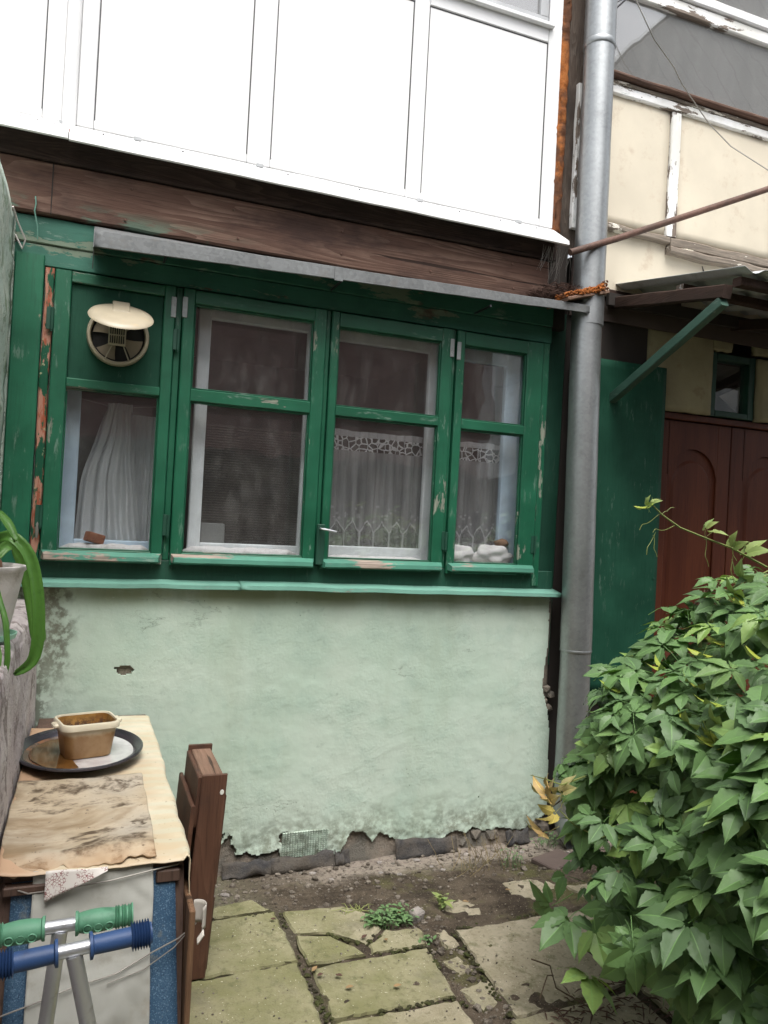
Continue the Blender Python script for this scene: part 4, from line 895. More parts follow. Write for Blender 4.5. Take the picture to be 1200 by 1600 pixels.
# ================================================================== WINDOW HOOD
hood = thing('window_hood', (1.13, 0.0, 2.66), 'galvanised sheet metal hood shading the green window', 'hood')
m_ = MB()
def hd(u, v):
    x = lerp(-0.03, 2.305, u); sag = 0.004*noise.noise(Vector((x*3, 1, 2)))+0.003*noise.noise(Vector((x*9, 4, 2)))
    prof = [(0.0, 2.712), (-0.10, 2.672), (-0.196, 2.632), (-0.202, 2.628), (-0.203, 2.566), (-0.197, 2.564)]
    k = v*5; i = min(4, int(k)); t = k-i; y = lerp(prof[i][0], prof[i+1][0], t); z = lerp(prof[i][1], prof[i+1][1], t)
    lift = lerp(0, 0.052, u) if v > 0.5 else lerp(0, 0.052, u)*v*2
    if i >= 3: z = lerp(z, prof[3][1], 0.42*u)
    return (x, y+sag*1.5, min(z+lift, 2.712+0.01)+sag)
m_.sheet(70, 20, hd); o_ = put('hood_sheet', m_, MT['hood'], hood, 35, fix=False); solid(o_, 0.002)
m_ = MB(); m_.add([(-0.032, 0.0, 2.712), (-0.032, -0.2, 2.630), (-0.032, -0.203, 2.563), (-0.032, -0.17, 2.562), (-0.032, -0.12, 2.50), (-0.032, 0.0, 2.60)], [(0, 1, 2, 3, 4, 5)]); o_ = put('end_plate', m_, MT['hood'], hood, None, fix=False); solid(o_, 0.003)
m_ = MB(); m_.box(0.96, 1.00, -0.2072, -0.2050, 2.590, 2.652, 0.001); put('seam_lap', m_, MT['hood'], hood)
for x in (0.25, 1.0, 1.75):
    m_ = MB(); m_.tube([(x, -0.19, 2.60), (x, -0.03, 2.60)], 0.006, 6); put('stay', m_, MT['steel_dark'], hood)

# ================================================================== WHITE BALCONY
bal = thing('glazed_balcony', (0.9, 0.0, 3.05), 'white plastic panelled glazed balcony on the upper floor', 'balcony')
PY = -0.022
cells = [(-1.40, -0.256, 'a'), (-0.060, 0.579, 'b'), (0.683, 1.344, 'c'), (1.424, 2.096, 'd')]
for a, b, _ in cells:
    m_ = MB(); m_.box(a+0.004, b-0.004, PY+0.004, PY+0.03, 3.148, 4.054, 0.001); put('infill_panel', m_, MT['pvc_panel'], bal)
    m_ = MB(); t = 0.0045
    m_.box(a, a+t-.0006, PY+0.001, PY+0.02, 3.145, 4.058, 0); m_.box(b-t+.0006, b, PY+0.001, PY+0.02, 3.145, 4.058, 0); m_.box(a+t, b-t, PY+0.0015, PY+0.02, 4.0545, 4.058, 0)
    put('gasket', m_, MT['gasket'], bal, None)
def post(a, b, z0, z1, y=PY-0.004, n='frame_post'):
    m_ = MB(); m_.box(a, b, y, y+0.06, z0, z1, 0.004); return put(n, m_, MT['pvc'], bal)
post(-0.2550, -0.182, 3.105, 4.9); post(-0.128, -0.0610, 3.105, 4.9); post(0.580, 0.682, 3.105, 4.9); post(1.345, 1.423, 3.105, 4.9); post(2.097, 2.176, 3.105, 4.9); post(-1.47, -1.401, 3.105, 4.9)
m_ = MB(); m_.lathe([(0.030, 3.06), (0.030, 4.9)], Matrix.Translation((-0.155, -0.034, 0)), 20, 0.9, 0.8, True, True); put('coupling_post', m_, MT['pvc'], bal, 50)
m_ = MB(); m_.box(-0.18, -0.13, -0.075, -0.02, 3.050, 3.062, 0.002); put('post_foot', m_, flat('dull_red_plug', (0.35, 0.16, 0.14), 0.7), bal)
for a, b in ((-1.40, -0.2565), (-0.0595, 0.5785), (0.6835, 1.3435), (1.4245, 2.0955)):
    m_ = MB(); m_.box(a, b, PY-0.003, PY+0.05, 3.106, 3.1445, 0.004); put('bottom_rail', m_, MT['pvc'], bal)
    m_ = MB(); m_.box(a, b, PY-0.003, PY+0.05, 4.0585, 4.140, 0.004); put('transom', m_, MT['pvc'], bal)
    m_ = MB(); m_.box(a-0.02, b+0.02, PY-0.030, PY-0.0035, 4.128, 4.150, 0.004); put('drip_trim', m_, MT['pvc'], bal)
    m_ = MB(); m_.box(a+0.002, b-0.002, PY+0.002, PY+0.05, 4.1405, 4.192, 0.003); wf = put('window_frame', m_, MT['grey_pvc'], bal)
    m_ = MB(); m_.box(a+0.002, a+0.05, PY+0.004, PY+0.05, 4.1925, 4.90, 0.003); put('stile', m_, MT['grey_pvc'], wf)
    m_ = MB(); m_.box(b-0.05, b-0.002, PY+0.004, PY+0.05, 4.1925, 4.90, 0.003); put('stile', m_, MT['grey_pvc'], wf)
    m_ = MB(); m_.box(a+0.05, b-0.05, PY+0.024, PY+0.028, 4.19, 4.90, 0); put('pane', m_, MT['glass_dusty_sheen'], wf, None)
# sloping white sill in two lengths
for a, b, dz in ((-1.45, -0.150, 0.004), (-0.146, 2.205, 0.0)):
    m_ = MB(); vs = []; fs = []
    prof = [(0.06, 3.104), (PY-0.004, 3.100), (-0.140, 3.010), (-0.143, 2.990), (-0.136, 2.986), (-0.128, 3.002), (0.06, 3.06)]
    xs = [a+(b-a)*i/24 for i in range(25)]
    for x in xs:
        for (y, z) in prof: vs.append((min(x, b) - (0.030*(1-min(1, (-y)/0.14)) if x > 2.19 and y > -0.13 else 0), y+0.0015*noise.noise(Vector((x*6, y, 3))), z+dz+0.002*noise.noise(Vector((x*5, 1, 2)))-0.006*(x > 2)*0))
    n = len(prof); fs = [(i*n+j, i*n+(j+1) % n, (i+1)*n+(j+1) % n, (i+1)*n+j) for i in range(24) for j in range(n)]+[tuple(range(n)), tuple(24*n+j for j in range(n))]
    m_.add(vs, fs); put('sill', m_, MT['pvc'], bal, 30)
for x in (-0.19, 0.10, 0.62, 1.40, 1.95):
    m_ = MB(); m_.box(x, x+0.03, -0.048, -0.028, 3.087, 3.103, 0.002); put('drain_cap', m_, MT['grey_pvc'], bal)
m_ = MB()
for x in (-0.33, -0.27, -0.205, -0.02, 0.30, 0.76, 1.10, 1.62, 1.85, 2.06):
    m_.lathe([(0.005, 0.0), (0.004, 0.003), (0.0, 0.0035)], Matrix.Translation((x, -0.060, 3.0755)) @ Matrix.Rotation(math.radians(50), 4, 'X'), 8)
put('screw_row', m_, MT['steel_dark'], bal)
m_ = MB(); m_.sheet(6, 120, lambda u, v: (2.177+0.040*u+0.007*noise.noise(Vector((u*3, v*40, 1))), -0.002-0.016*math.sin(u*PI)*(0.6+0.9*noise.noise(Vector((u*4, v*60, 5)))), lerp(3.09, 4.95, v))); o_ = put('foam_seam', m_, MT['foam'], bal, 180, fix=False, label='orange mounting foam squeezed along the balcony edge'); solid(o_, 0.02, 1)
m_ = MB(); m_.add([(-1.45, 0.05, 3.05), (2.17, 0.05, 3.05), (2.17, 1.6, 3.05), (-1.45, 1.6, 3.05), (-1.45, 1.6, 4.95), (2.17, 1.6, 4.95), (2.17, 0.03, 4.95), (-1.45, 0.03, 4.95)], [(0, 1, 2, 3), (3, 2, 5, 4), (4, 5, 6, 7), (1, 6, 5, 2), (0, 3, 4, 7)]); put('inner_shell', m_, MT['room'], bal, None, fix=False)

# corner post between balcony and gallery
cp = thing('corner_post', (2.28, 0.03, 3.04), 'grey weathered wooden post beside the orange foam, behind the drainpipe', 'post')
m_ = MB(); m_.board(2.232, 2.345, 0.004, 0.11, 3.03, 4.95, 'z', 40, 0.008, 0.006, 3); put('timber', m_, MT['grey_wood'], cp)
m_ = MB(); m_.board(2.292, 2.350, -0.030, 0.002, 3.135, 3.90, 'z', 24, 0.004, 0.004, 8); put('batten', m_, MT['white_peel_z'], cp, label='white batten with flaking paint')

# ================================================================== OLD GALLERY
gal = thing('wooden_gallery', (3.2, 0.03, 3.0), 'old cream panelled wooden gallery with a glazed upper part, beyond the drainpipe', 'gallery')
GX0, GX1 = 2.352, 5.6
for a, b in ((GX0, 2.928), (3.000, 3.72), (3.79, 4.6)):
    m_ = MB(); m_.sheet(10, 14, lambda u, v, a=a, b=b: (lerp(a, b, u), 0.022-0.006*math.sin(u*PI)*math.sin(v*PI)+0.003*noise.noise(Vector((u*3+a, v*3, 1))), lerp(3.215, 3.925, v))); o_ = put('cream_panel', m_, MT['cream'], gal, 60, fix=False); solid(o_, 0.01, 1)
for a, b in ((2.930, 2.998), (3.722, 3.788)):
    m_ = MB(); m_.board(a, b, -0.006, 0.045, 3.215, 3.912, 'z', 30, 0.006, 0.004, a); put('batten', m_, MT['white_peel_z'], gal)
m_ = MB(); m_.board(GX0, GX1, -0.010, 0.045, 3.915, 3.965, 'x', 60, 0.006, 0.004, 3); put('rail', m_, MT['white_peel_x'], gal)
m_ = MB(); m_.board(GX0, GX1, -0.014, 0.045, 3.968, 3.990, 'x', 60, 0.006, 0.005, 4); put('rail', m_, MT['white_bare_x'], gal)
m_ = MB(); m_.board(GX0, GX1, -0.045, 0.045, 3.992, 4.018, 'x', 60, 0.008, 0.004, 5); put('drip_rail', m_, MT['beam'], gal)
m_ = MB(); m_.board(GX0, 2.955, -0.008, 0.045, 3.180, 3.213, 'x', 20, 0.006, 0.007, 6); put('rail', m_, MT['white_bare_x'], gal)
m_ = MB(); m_.board(2.96, GX1, -0.006, 0.045, 3.162, 3.212, 'x', 50, 0.006, 0.007, 7); put('rail', m_, MT['white_bare_x'], gal)
m_ = MB(); m_.board(2.955, GX1, -0.016, 0.045, 3.118, 3.158, 'x', 50, 0.008, 0.007, 8); put('rail', m_, MT['white_bare_x'], gal)
m_ = MB()
def cs(u, v):
    x = lerp(2.44, 5.6, u); z = lerp(2.825, 3.20, v); curl = max(0, 1-(x-2.44)/0.16)
    return (x, 0.036-0.050*curl*(1-v)**1.2-0.004*noise.noise(Vector((x*4, z*4, 1))), z+0.10*curl*(1-v)**2*max(0, 1-(x-2.44)/0.12))
m_.sheet(60, 14, cs); o_ = put('cream_sheet', m_, MT['cream'], gal, 60, fix=False, label='lower cream sheet curling away at its corner'); solid(o_, 0.004)
m_ = MB(); m_.tube([(3.215, 0.022, 3.10), (3.235, 0.020, 3.05), (3.245, 0.020, 3.00)], [0.002, 0.006, 0.003], 6); put('tear', m_, MT['dark_gap'], gal)
# glazing
m_ = MB(); m_.board(GX0, GX1, -0.004, 0.05, 4.472, 4.546, 'x', 60, 0.006, 0.003, 9); wr = put('glazing_rail', m_, MT['white_peel_x'], gal)
m_ = MB(); m_.board(GX0, GX1, -0.020, 0.05, 4.549, 4.606, 'x', 60, 0.006, 0.003, 10); put('glazing_rail', m_, MT['pvc'], gal)
m_ = MB(); m_.box(GX0, GX1, 0.022, 0.026, 4.012, 4.478, 0); put('pane', m_, MT['glass_dusty_sheen'], gal, None)
m_ = MB(); m_.box(GX0, GX1, 0.022, 0.026, 4.60, 5.3, 0); put('pane', m_, MT['glass_dusty_sheen'], gal, None)
m_ = MB(); m_.board(2.40, 2.46, -0.002, 0.05, 4.02, 4.470, 'z', 10, 0.005, 0.002, 2); put('stile', m_, MT['white_peel_z'], gal)
m_ = MB(); m_.box(2.36, 5.6, 0.05, 0.06, 2.7, 4.0, 0.0); put('backing_board', m_, MT['room'], gal, None)
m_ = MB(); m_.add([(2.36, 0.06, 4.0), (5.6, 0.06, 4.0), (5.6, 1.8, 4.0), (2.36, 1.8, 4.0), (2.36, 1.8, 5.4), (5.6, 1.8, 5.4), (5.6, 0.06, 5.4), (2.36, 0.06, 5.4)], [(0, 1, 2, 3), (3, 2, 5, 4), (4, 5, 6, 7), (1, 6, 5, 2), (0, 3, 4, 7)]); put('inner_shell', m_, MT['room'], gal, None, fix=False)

# ================================================================== DRAINPIPE
pipe = thing('drainpipe', (2.38, -0.12, 0), 'tall galvanised metal drainpipe running down past the hood', 'drainpipe')
def seg_pipe(p0, p1, r0, r1, name='pipe_section'):
    m_ = MB(); n = 14; m_.tube([Vector(p0).lerp(Vector(p1), i/n) for i in range(n+1)], [lerp(r0, r1, i/n)+0.0006*math.sin(i*1.9) for i in range(n+1)], 28); put(name, m_, MT['pipe'], pipe, 50)
seg_pipe((2.341, -0.12, 4.06), (2.338, -0.12, 5.0), 0.0805, 0.0805)
seg_pipe((2.352, -0.12, 2.60), (2.341, -0.12, 4.08), 0.081, 0.078)
seg_pipe((2.383, -0.12, 0.93), (2.347, -0.12, 2.64), 0.0805, 0.077)
seg_pipe((2.386, -0.12, 0.06), (2.383, -0.12, 0.95), 0.078, 0.0775)
m_ = MB(); m_.lathe([(0.0800, 4.035), (0.0835, 4.04), (0.0835, 4.062), (0.0815, 4.068), (0.0800, 4.07)], Matrix.Translation((2.3415, -0.12, 0)), 28); put('collar', m_, MT['pipe'], pipe, 40)
m_ = MB(); m_.lathe([(0.0785, 0.92), (0.0815, 0.925), (0.0815, 0.935), (0.0785, 0.94)], Matrix.Translation((2.383, -0.12, 0)), 28); put('collar', m_, MT['pipe'], pipe, 40)
m_ = MB(); m_.tube([Vector((2.386, -0.12, 0.14)), Vector((2.386, -0.125, 0.08)), Vector((2.386, -0.16, 0.03)), Vector((2.386, -0.23, 0.0))], [0.079, 0.080, 0.080, 0.080], 24, False); put('shoe', m_, MT['pipe'], pipe, 60)
# boards, chips and twigs caught behind the pipe
BT = Matrix.Translation((2.165, 0, 2.682)) @ Matrix.Rotation(-0.30, 4, 'Y')
m_ = MB(); m_.board(0.0, 0.16, -0.222, -0.03, 0.0, 0.016, 'x', 8, 0.003, 0.003, 1, BT); put('shelf_board', m_, MT['crate_top'], None, 30, origin=(2.25, -.1, 2.70), label='short pale board under the orange crumbs, in front of the pipe above the hood end', cat='board')
m_ = MB(); m_.board(0.195, 0.255, -0.222, -0.03, 0.0, 0.016, 'x', 4, 0.003, 0.003, 5, BT); put('shelf_board', m_, MT['crate_top'], None, 30, origin=(2.40, -.1, 2.75), label='short pale board end at the awning corner by the pipe', cat='board')
m_ = MB(); rf = random.Random(5)
for i in range(520):
    t = rf.random(); x = lerp(0.0, 0.265, t); y = rf.uniform(-0.225, -0.195) if 0.07 < x < 0.23 else rf.uniform(-0.22, -0.10)
    h = rf.uniform(0, 0.022+0.030*max(0, (x-0.19)/0.07)); a = rf.uniform(0, 6.28); L = rf.uniform(0.006, 0.017)
    p = BT @ Vector((x, y, 0.017+h)); d = Vector((math.cos(a), math.sin(a)*0.5, rf.uniform(-0.6, 0.6)))*L
    m_.tube([p-d, p+Vector((0, 0, 0.003)), p+d], [0.0025, 0.0055, 0.002], 5)
put('foam_crumbs', m_, MT['foam'], None, 60, origin=(2.3, -.1, 2.70), kind='stuff')
m_ = MB()
for i in range(420):
    x = random.uniform(2.02, 2.28); y = random.uniform(-0.16, -0.01); zz = 2.715+0.03*(x-2.02)/0.25+random.uniform(0, 0.055)*min(1, (x-1.98)/0.15); a = random.uniform(0, 6.28); L = random.uniform(0.015, 0.045)
    p = Vector((x, y, zz)); d = Vector((math.cos(a), math.sin(a), random.uniform(-0.35, 0.35)))*L; m_.tube([p-d, p+d*0.2+Vector((0, 0, 0.004)), p+d], 0.0014, 3)
put('twig_litter', m_, MT['twig'], None, 60, origin=(2.15, -.08, 2.72), kind='stuff')
m_ = MB()
for i in range(26):
    x = random.uniform(2.08, 2.27); p = Vector((x, -0.10, 2.985-0.01*random.random())); q = Vector((x+random.uniform(-0.05, 0.07), random.uniform(-0.10, -0.02), random.uniform(2.78, 2.93))); m_.tube([p, (p+q)/2+Vector((0, 0, -0.012)), q], 0.0006, 3)
put('cobweb', m_, MT['wire'], None, 60, origin=(2.18, -.1, 2.9), kind='stuff')

# rod and wires in front of the gallery
wire('steel_rod', [(2.12, -0.03, 2.925), (2.22, -0.235, 2.935), (2.5, -0.83, 2.97), (3.1, -2.1, 3.04)] if False else [(2.17, -0.205, 2.925), (2.45, -0.215, 3.045), (2.9, -0.235, 3.25), (3.6, -0.26, 3.57), (4.2, -0.28, 3.84)], 0.017, MT['rust'], 'rusty brown rod slanting up across the drainpipe', 'rod', None, 10)
wire('thin_wire', [(2.55, -0.08, 4.45), (2.576, -0.1, 4.366), (2.70, -0.1, 4.20), (2.841, -0.1, 4.087), (2.90, -0.1, 4.01), (2.993, -0.1, 3.931), (3.10, -0.1, 3.84), (3.256, -0.11, 3.743), (3.529, -0.2, 3.59)], 0.0032, MT['wire'], 'thin grey wire drooping across the gallery panels to the rod')
wire('black_cable', [(2.40, -0.02, 4.25), (2.47, -0.06, 4.32), (2.56, -0.09, 4.42), (2.6, -0.09, 4.5)], 0.005, MT['gasket'], 'short black cable behind the top of the pipe')
wire('black_cable', [(2.40, -0.01, 4.34), (2.46, -0.03, 4.355), (2.58, -0.07, 4.43)], 0.0025, MT['gasket'], 'thin slack cable tied behind the top of the pipe')

# ================================================================== ENTRANCE
ent = thing('entrance_wall', (3.4, 0.15, 0), 'shaded entrance wall in cream and dark green above the brown doors', 'wall')
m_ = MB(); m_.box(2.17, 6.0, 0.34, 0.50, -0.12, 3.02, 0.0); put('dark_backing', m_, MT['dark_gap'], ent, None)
m_ = MB(); m_.board(2.215, 2.345, 0.055, 0.10, 0.82, 2.70, 'z', 20, 0.003, 0.002, 1); put('green_plank', m_, MT['green_dark'], ent)
m_ = MB(); m_.board(2.349, 2.895, 0.065, 0.11, -0.02, 2.74, 'z', 20, 0.003, 0.002, 2); put('shade_dark_plank', m_, MT['dark_gap'], ent)  # plank coloured near-black to carry the shade under the awning
m_ = MB(); m_.board(2.225, 2.343, 0.105, 0.15, -0.05, 0.818, 'z', 10, 0.003, 0.004, 3); put('bare_plank', m_, MT['grey_wood'], ent)
m_ = MB(); m_.board(2.232, 2.275, 0.028, 0.054, 0.80, 1.02, 'z', 6, 0.003, 0.004, 4); put('bare_plank', m_, MT['grey_wood'], ent)
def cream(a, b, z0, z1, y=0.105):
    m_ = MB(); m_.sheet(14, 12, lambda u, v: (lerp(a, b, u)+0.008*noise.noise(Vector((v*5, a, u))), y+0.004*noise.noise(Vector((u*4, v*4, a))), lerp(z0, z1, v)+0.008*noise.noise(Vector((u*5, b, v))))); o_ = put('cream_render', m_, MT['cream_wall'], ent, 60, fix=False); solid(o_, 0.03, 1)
m_ = MB(); m_.box(2.36, 5.0, 0.075, 0.30, 2.80, 3.02, 0.002); m_.box(2.56, 5.0, -0.012, 0.016, 2.770, 2.838, 0.002); put('awning_shade_strip', m_, MT['dark_gap'], ent)  # near-black strips added in place of shade under the awning
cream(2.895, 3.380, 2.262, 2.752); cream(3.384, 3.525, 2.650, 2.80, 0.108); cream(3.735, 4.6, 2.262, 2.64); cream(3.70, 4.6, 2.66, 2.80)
m_ = MB(); m_.board(3.382, 3.43, 0.09, 0.16, 2.265, 2.64, 'z', 8, 0.004, 0.002, 2); tf = put('transom_window', m_, MT['green_dark'], ent)
for k, (a, b, c, d, ax) in enumerate([(3.68, 3.728, 2.265, 2.64, 'z'), (3.432, 3.678, 2.60, 2.64, 'x'), (3.432, 3.678, 2.265, 2.30, 'x')]):
    m_ = MB(); m_.board(a, b, 0.09, 0.16, c, d, ax, 8, 0.004, 0.002, k); put('frame', m_, MT['green_dark'], tf)
m_ = MB(); m_.box(3.43, 3.68, 0.13, 0.134, 2.29, 2.61, 0); put('pane', m_, MT['glass'], tf, None)
m_ = MB(); m_.add([(3.52, 0.16, 2.40), (3.69, 0.16, 2.30), (3.69, 0.16, 2.48)], [(0, 1, 2)]); o_ = put('paper_scrap', m_, flat('pale_scrap', (0.34, 0.33, 0.32), 0.8), tf, None, fix=False); solid(o_, 0.004)
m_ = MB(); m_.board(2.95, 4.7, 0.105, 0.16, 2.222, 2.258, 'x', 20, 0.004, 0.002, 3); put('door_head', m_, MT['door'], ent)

door = thing('double_door', (3.6, 0.16, 0.02), 'dark red brown double door with arched panels, half hidden by the creeper', 'door')
def leaf(x0, x1, handle):
    w0 = 0.10; zb, zt = 0.03, 2.215; Y0_, Y1_ = 0.13, 0.17
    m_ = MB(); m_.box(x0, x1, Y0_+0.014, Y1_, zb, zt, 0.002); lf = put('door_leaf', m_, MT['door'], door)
    for a, b in ((x0, x0+w0), (x1-w0, x1)):
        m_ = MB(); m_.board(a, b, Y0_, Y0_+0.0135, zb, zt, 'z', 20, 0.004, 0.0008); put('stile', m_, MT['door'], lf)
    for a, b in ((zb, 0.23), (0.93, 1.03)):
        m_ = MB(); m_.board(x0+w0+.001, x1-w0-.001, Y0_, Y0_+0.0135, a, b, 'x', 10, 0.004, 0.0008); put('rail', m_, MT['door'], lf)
    # top rail cut to an arch
    a, b = x0+w0+.001, x1-w0-.001; cx_ = (a+b)/2; hw = (b-a)/2; vs = []; fs = []; n = 18
    for i in range(n+1):
        t = -1+2*i/n; x = cx_+hw*t; za = 1.86+0.20*math.sqrt(max(0, 1-(t*0.98)**2))
        vs += [(x, Y0_, za), (x, Y0_, zt), (x, Y0_+0.0135, za)]
    for i in range(n): fs += [(3*i, 3*i+3, 3*i+4, 3*i+1), (3*i, 3*i+2, 3*i+5, 3*i+3)]
    m_ = MB(); m_.add(vs, fs); put('arched_rail', m_, MT['door'], lf, 40, fix=False)
    for (z0, z1, arch) in ((1.06, 1.83, True), (0.26, 0.90, False)):
        m_ = MB(); ia, ib = a+0.035, b-0.035; pts = [(ia, z0), (ib, z0)]
        if arch: pts += [(cx_+(ib-ia)/2*math.cos(PI*i/14), z1+0.165*math.sin(PI*i/14)) for i in range(15)]
        else: pts += [(ib, z1), (ia, z1)]
        n = len(pts); mc = (sum(p[0] for p in pts)/n, sum(p[1] for p in pts)/n); sh = lambda p, k: (mc[0]+(p[0]-mc[0])*k, mc[1]+(p[1]-mc[1])*k)
        vs = [(p[0], Y0_+0.0138, p[1]) for p in pts]+[(*(lambda q: (q[0], Y0_+0.003, q[1]))(sh(p, 0.90)),) for p in pts]
        m_.add(vs, [(j, (j+1) % n, n+(j+1) % n, n+j) for j in range(n)]+[tuple(n+j for j in range(n))]); put('raised_panel', m_, MT['door'], lf, 25)
    if handle:
        m_ = MB(); m_.tube([(x1-0.05, Y0_, 1.02), (x1-0.05, Y0_-0.045, 1.02), (x1-0.15, Y0_-0.05, 1.02)], 0.008, 8); put('handle', m_, MT['steel_dark'], lf)
leaf(3.035, 3.602, True); leaf(3.608, 4.18, False)
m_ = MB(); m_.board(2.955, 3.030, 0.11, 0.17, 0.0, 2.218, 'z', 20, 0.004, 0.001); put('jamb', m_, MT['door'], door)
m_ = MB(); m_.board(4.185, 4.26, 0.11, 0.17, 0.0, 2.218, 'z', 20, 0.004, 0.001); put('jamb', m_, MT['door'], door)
m_ = MB(); m_.board(2.9, 4.3, -0.10, 0.2, -0.09, 0.0, 'x', 20, 0.006, 0.003); put('door_step', m_, MT['stone'], None, kind='structure')

mdoor = thing('metal_shutter', (2.75, 0.0, 0.68), 'tall dark green sheet metal door leaf standing open beside the drainpipe', 'door')
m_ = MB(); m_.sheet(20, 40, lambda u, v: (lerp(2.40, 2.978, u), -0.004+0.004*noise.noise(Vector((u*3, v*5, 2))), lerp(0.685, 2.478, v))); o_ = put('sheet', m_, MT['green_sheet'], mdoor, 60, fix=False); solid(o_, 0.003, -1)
m_ = MB(); m_.board(2.925, 2.976, 0.004, 0.04, 0.69, 2.475, 'z', 20, 0.003, 0.001); put('edge_batten', m_, MT['green_dark'], mdoor)
m_ = MB(); m_.board(2.40, 2.92, 0.004, 0.04, 2.42, 2.476, 'x', 10, 0.003, 0.001); put('edge_batten', m_, MT['green_dark'], mdoor)
m_ = MB(); m_.board(2.40, 2.978, -0.010, 0.003, 0.664, 0.683, 'x', 10, 0.003, 0.001); put('bottom_trim', m_, MT['teal'], mdoor)
for i, (x, z) in enumerate([(2.515, 2.17), (2.520, 1.90), (2.530, 1.56), (2.535, 1.27), (2.545, 0.98), (2.955, 2.05), (2.955, 1.75), (2.955, 1.30)]):
    m_ = MB(); m_.lathe([(0.006, 0.0), (0.005, 0.003), (0.0, 0.004)], Matrix.Translation((x, -0.0075, z)) @ Matrix.Rotation(PI/2, 4, 'X'), 8); put('nail_head', m_, MT['green_dark'], mdoor)

# awning of corrugated sheets
awn = thing('awning', (3.4, -0.4, 2.75), 'corrugated metal awning over the brown doors on dark timbers', 'awning')
def aw(x0, x1, y0, y1, dz=0.0):
    def fn(u, v):
        x = lerp(x0, x1, u); y = lerp(y0, y1, v); return (x, y, 2.895+0.165*(y-0.10)/0.93+0.013*math.sin(2*PI*x/0.145+1.0)+dz)
    return fn
for a, b, dz in ((2.635, 3.36, 0.012), (3.29, 4.12, 0.0), (4.05, 4.9, 0.012)):
    m_ = MB(); m_.sheet(72, 6, aw(a, b, 0.14, -0.86, dz)); o_ = put('corrugated_sheet', m_, MT['corrugated'], awn, 80, fix=False); solid(o_, 0.0015)
def slope_z(y): return 2.895+0.165*(y-0.10)/0.93
for x in (2.625, 3.5, 4.3):
    m_ = MB(); p0 = Vector((x, 0.12, slope_z(0.12)-0.086)); p1 = Vector((x, -0.78, slope_z(-0.78)-0.086)); d = (p1-p0); L = d.length; an = math.atan2(d.z, -d.y)
    M_ = Matrix.Translation(p0) @ Matrix.Rotation(-an, 4, 'X'); m_.board(-0.025, 0.025, -L, 0, -0.03, 0.03, 'y', 14, 0.004, 0.003, x, M_); put('rafter', m_, MT['awning_wood'], awn)
for y in (-0.42, -0.78, 0.06):
    m_ = MB(); z = slope_z(y); m_.board(2.675 if y < 0 else 2.56, 4.9, y-0.025, y+0.025, z-0.054, z-0.014, 'x', 20, 0.004, 0.003, y); pu = put('purlin', m_, MT['awning_wood'], awn)
    if y == -0.42: m_ = MB(); m_.box(2.6715, 2.6745, y-0.024, y+0.024, z-0.053, z-0.015, 0.001); put('cut_end', m_, MT['white_peel_z'], pu)
m_ = MB(); p0 = Vector((2.625, 0.06, 2.245)); p1 = Vector((2.625, -0.760, 2.615)); d = p1-p0; L = d.length; an = math.atan2(d.z, -d.y)
m_.board(-0.022, 0.022, -L, 0, -0.024, 0.024, 'y', 14, 0.004, 0.002, 3, Matrix.Translation(p0) @ Matrix.Rotation(-an, 4, 'X')); put('brace', m_, MT['brace'], awn, label='green diagonal brace')
m_ = MB(); m_.board(2.47, 2.54, 0.00, 0.06, 2.42, 2.80, 'z', 8, 0.004, 0.003); put('post', m_, MT['beam_dark'], awn)

# ================================================================== SIDE WALLS
sw = MB(); sw.sheet(30, 50, lambda u, v: (-0.332-0.012*fbm(u*6, v*9, 3)-0.004, lerp(-4.5, -0.002, u**0.4), lerp(1.10, 2.70, v)))
o_ = put('side_wall', sw, MT['side_wall'], None, 180, fix=False, origin=(-0.34, -2, 1.1), label='flaking mint side wall meeting the window in the corner', cat='wall'); solid(o_, 0.3, -1)
lw = MB(); N = 46
def lwf(u, v):
    y = lerp(-4.5, 0.004, u**0.35); prof = [(-0.34, 1.150), (-0.25, 1.152), (-0.195, 1.150), (-0.170, 1.128), (-0.164, 1.09), (-0.160, 0.9), (-0.158, 0.6), (-0.155, 0.2), (-0.152, -0.12)]
    k = v*8; i = min(7, int(k)); t = k-i; x = lerp(prof[i][0], prof[i+1][0], t); z = lerp(prof[i][1], prof[i+1][1], t)
    n1 = 0.010*fbm(y*5, z*5, 2.0)+0.004*fbm(y*19, z*19, 7.0); return (x+n1*(1 if z < 1.13 else .3), y, z+(n1 if z > 1.1 else 0))
lw.sheet(90, 48, lwf); o_ = put('parapet_wall', lw, MT['low_wall'], None, 180, fix=False, origin=(-0.2, -2, 0), label='low rough pinkish white wall carrying the flowerpot', cat='wall'); solid(o_, 0.2, 1)

# ================================================================== FLOWERPOT
pot = thing('potted_plant', (-0.262, -1.08, 1.160), 'strap leaved plant in a whitewashed clay pot on the low wall', 'potted plant')
PB = Vector((-0.262, -1.08, 1.160)); MP = Matrix.Translation(PB)
m_ = MB(); m_.lathe([(0.0, 0.004), (0.080, 0.0), (0.094, 0.006), (0.098, 0.020), (0.094, 0.020), (0.088, 0.008), (0.0, 0.008)], MP, 36); put('saucer', m_, MT['saucer'], pot, 40)
m_ = MB(); m_.lathe([(0.0, 0.010), (0.070, 0.010), (0.074, 0.016), (0.085, 0.07), (0.100, 0.155), (0.106, 0.190), (0.112, 0.196), (0.112, 0.206), (0.104, 0.208), (0.098, 0.20), (0.094, 0.185), (0.0, 0.184)], MP, 40); put('pot', m_, MT['pot'], pot, 50)
m_ = MB(); m_.lathe([(0.094, 0.186), (0.05, 0.192), (0.0, 0.194)], MP, 24); put('soil', m_, MT['potsoil'], pot, 60)
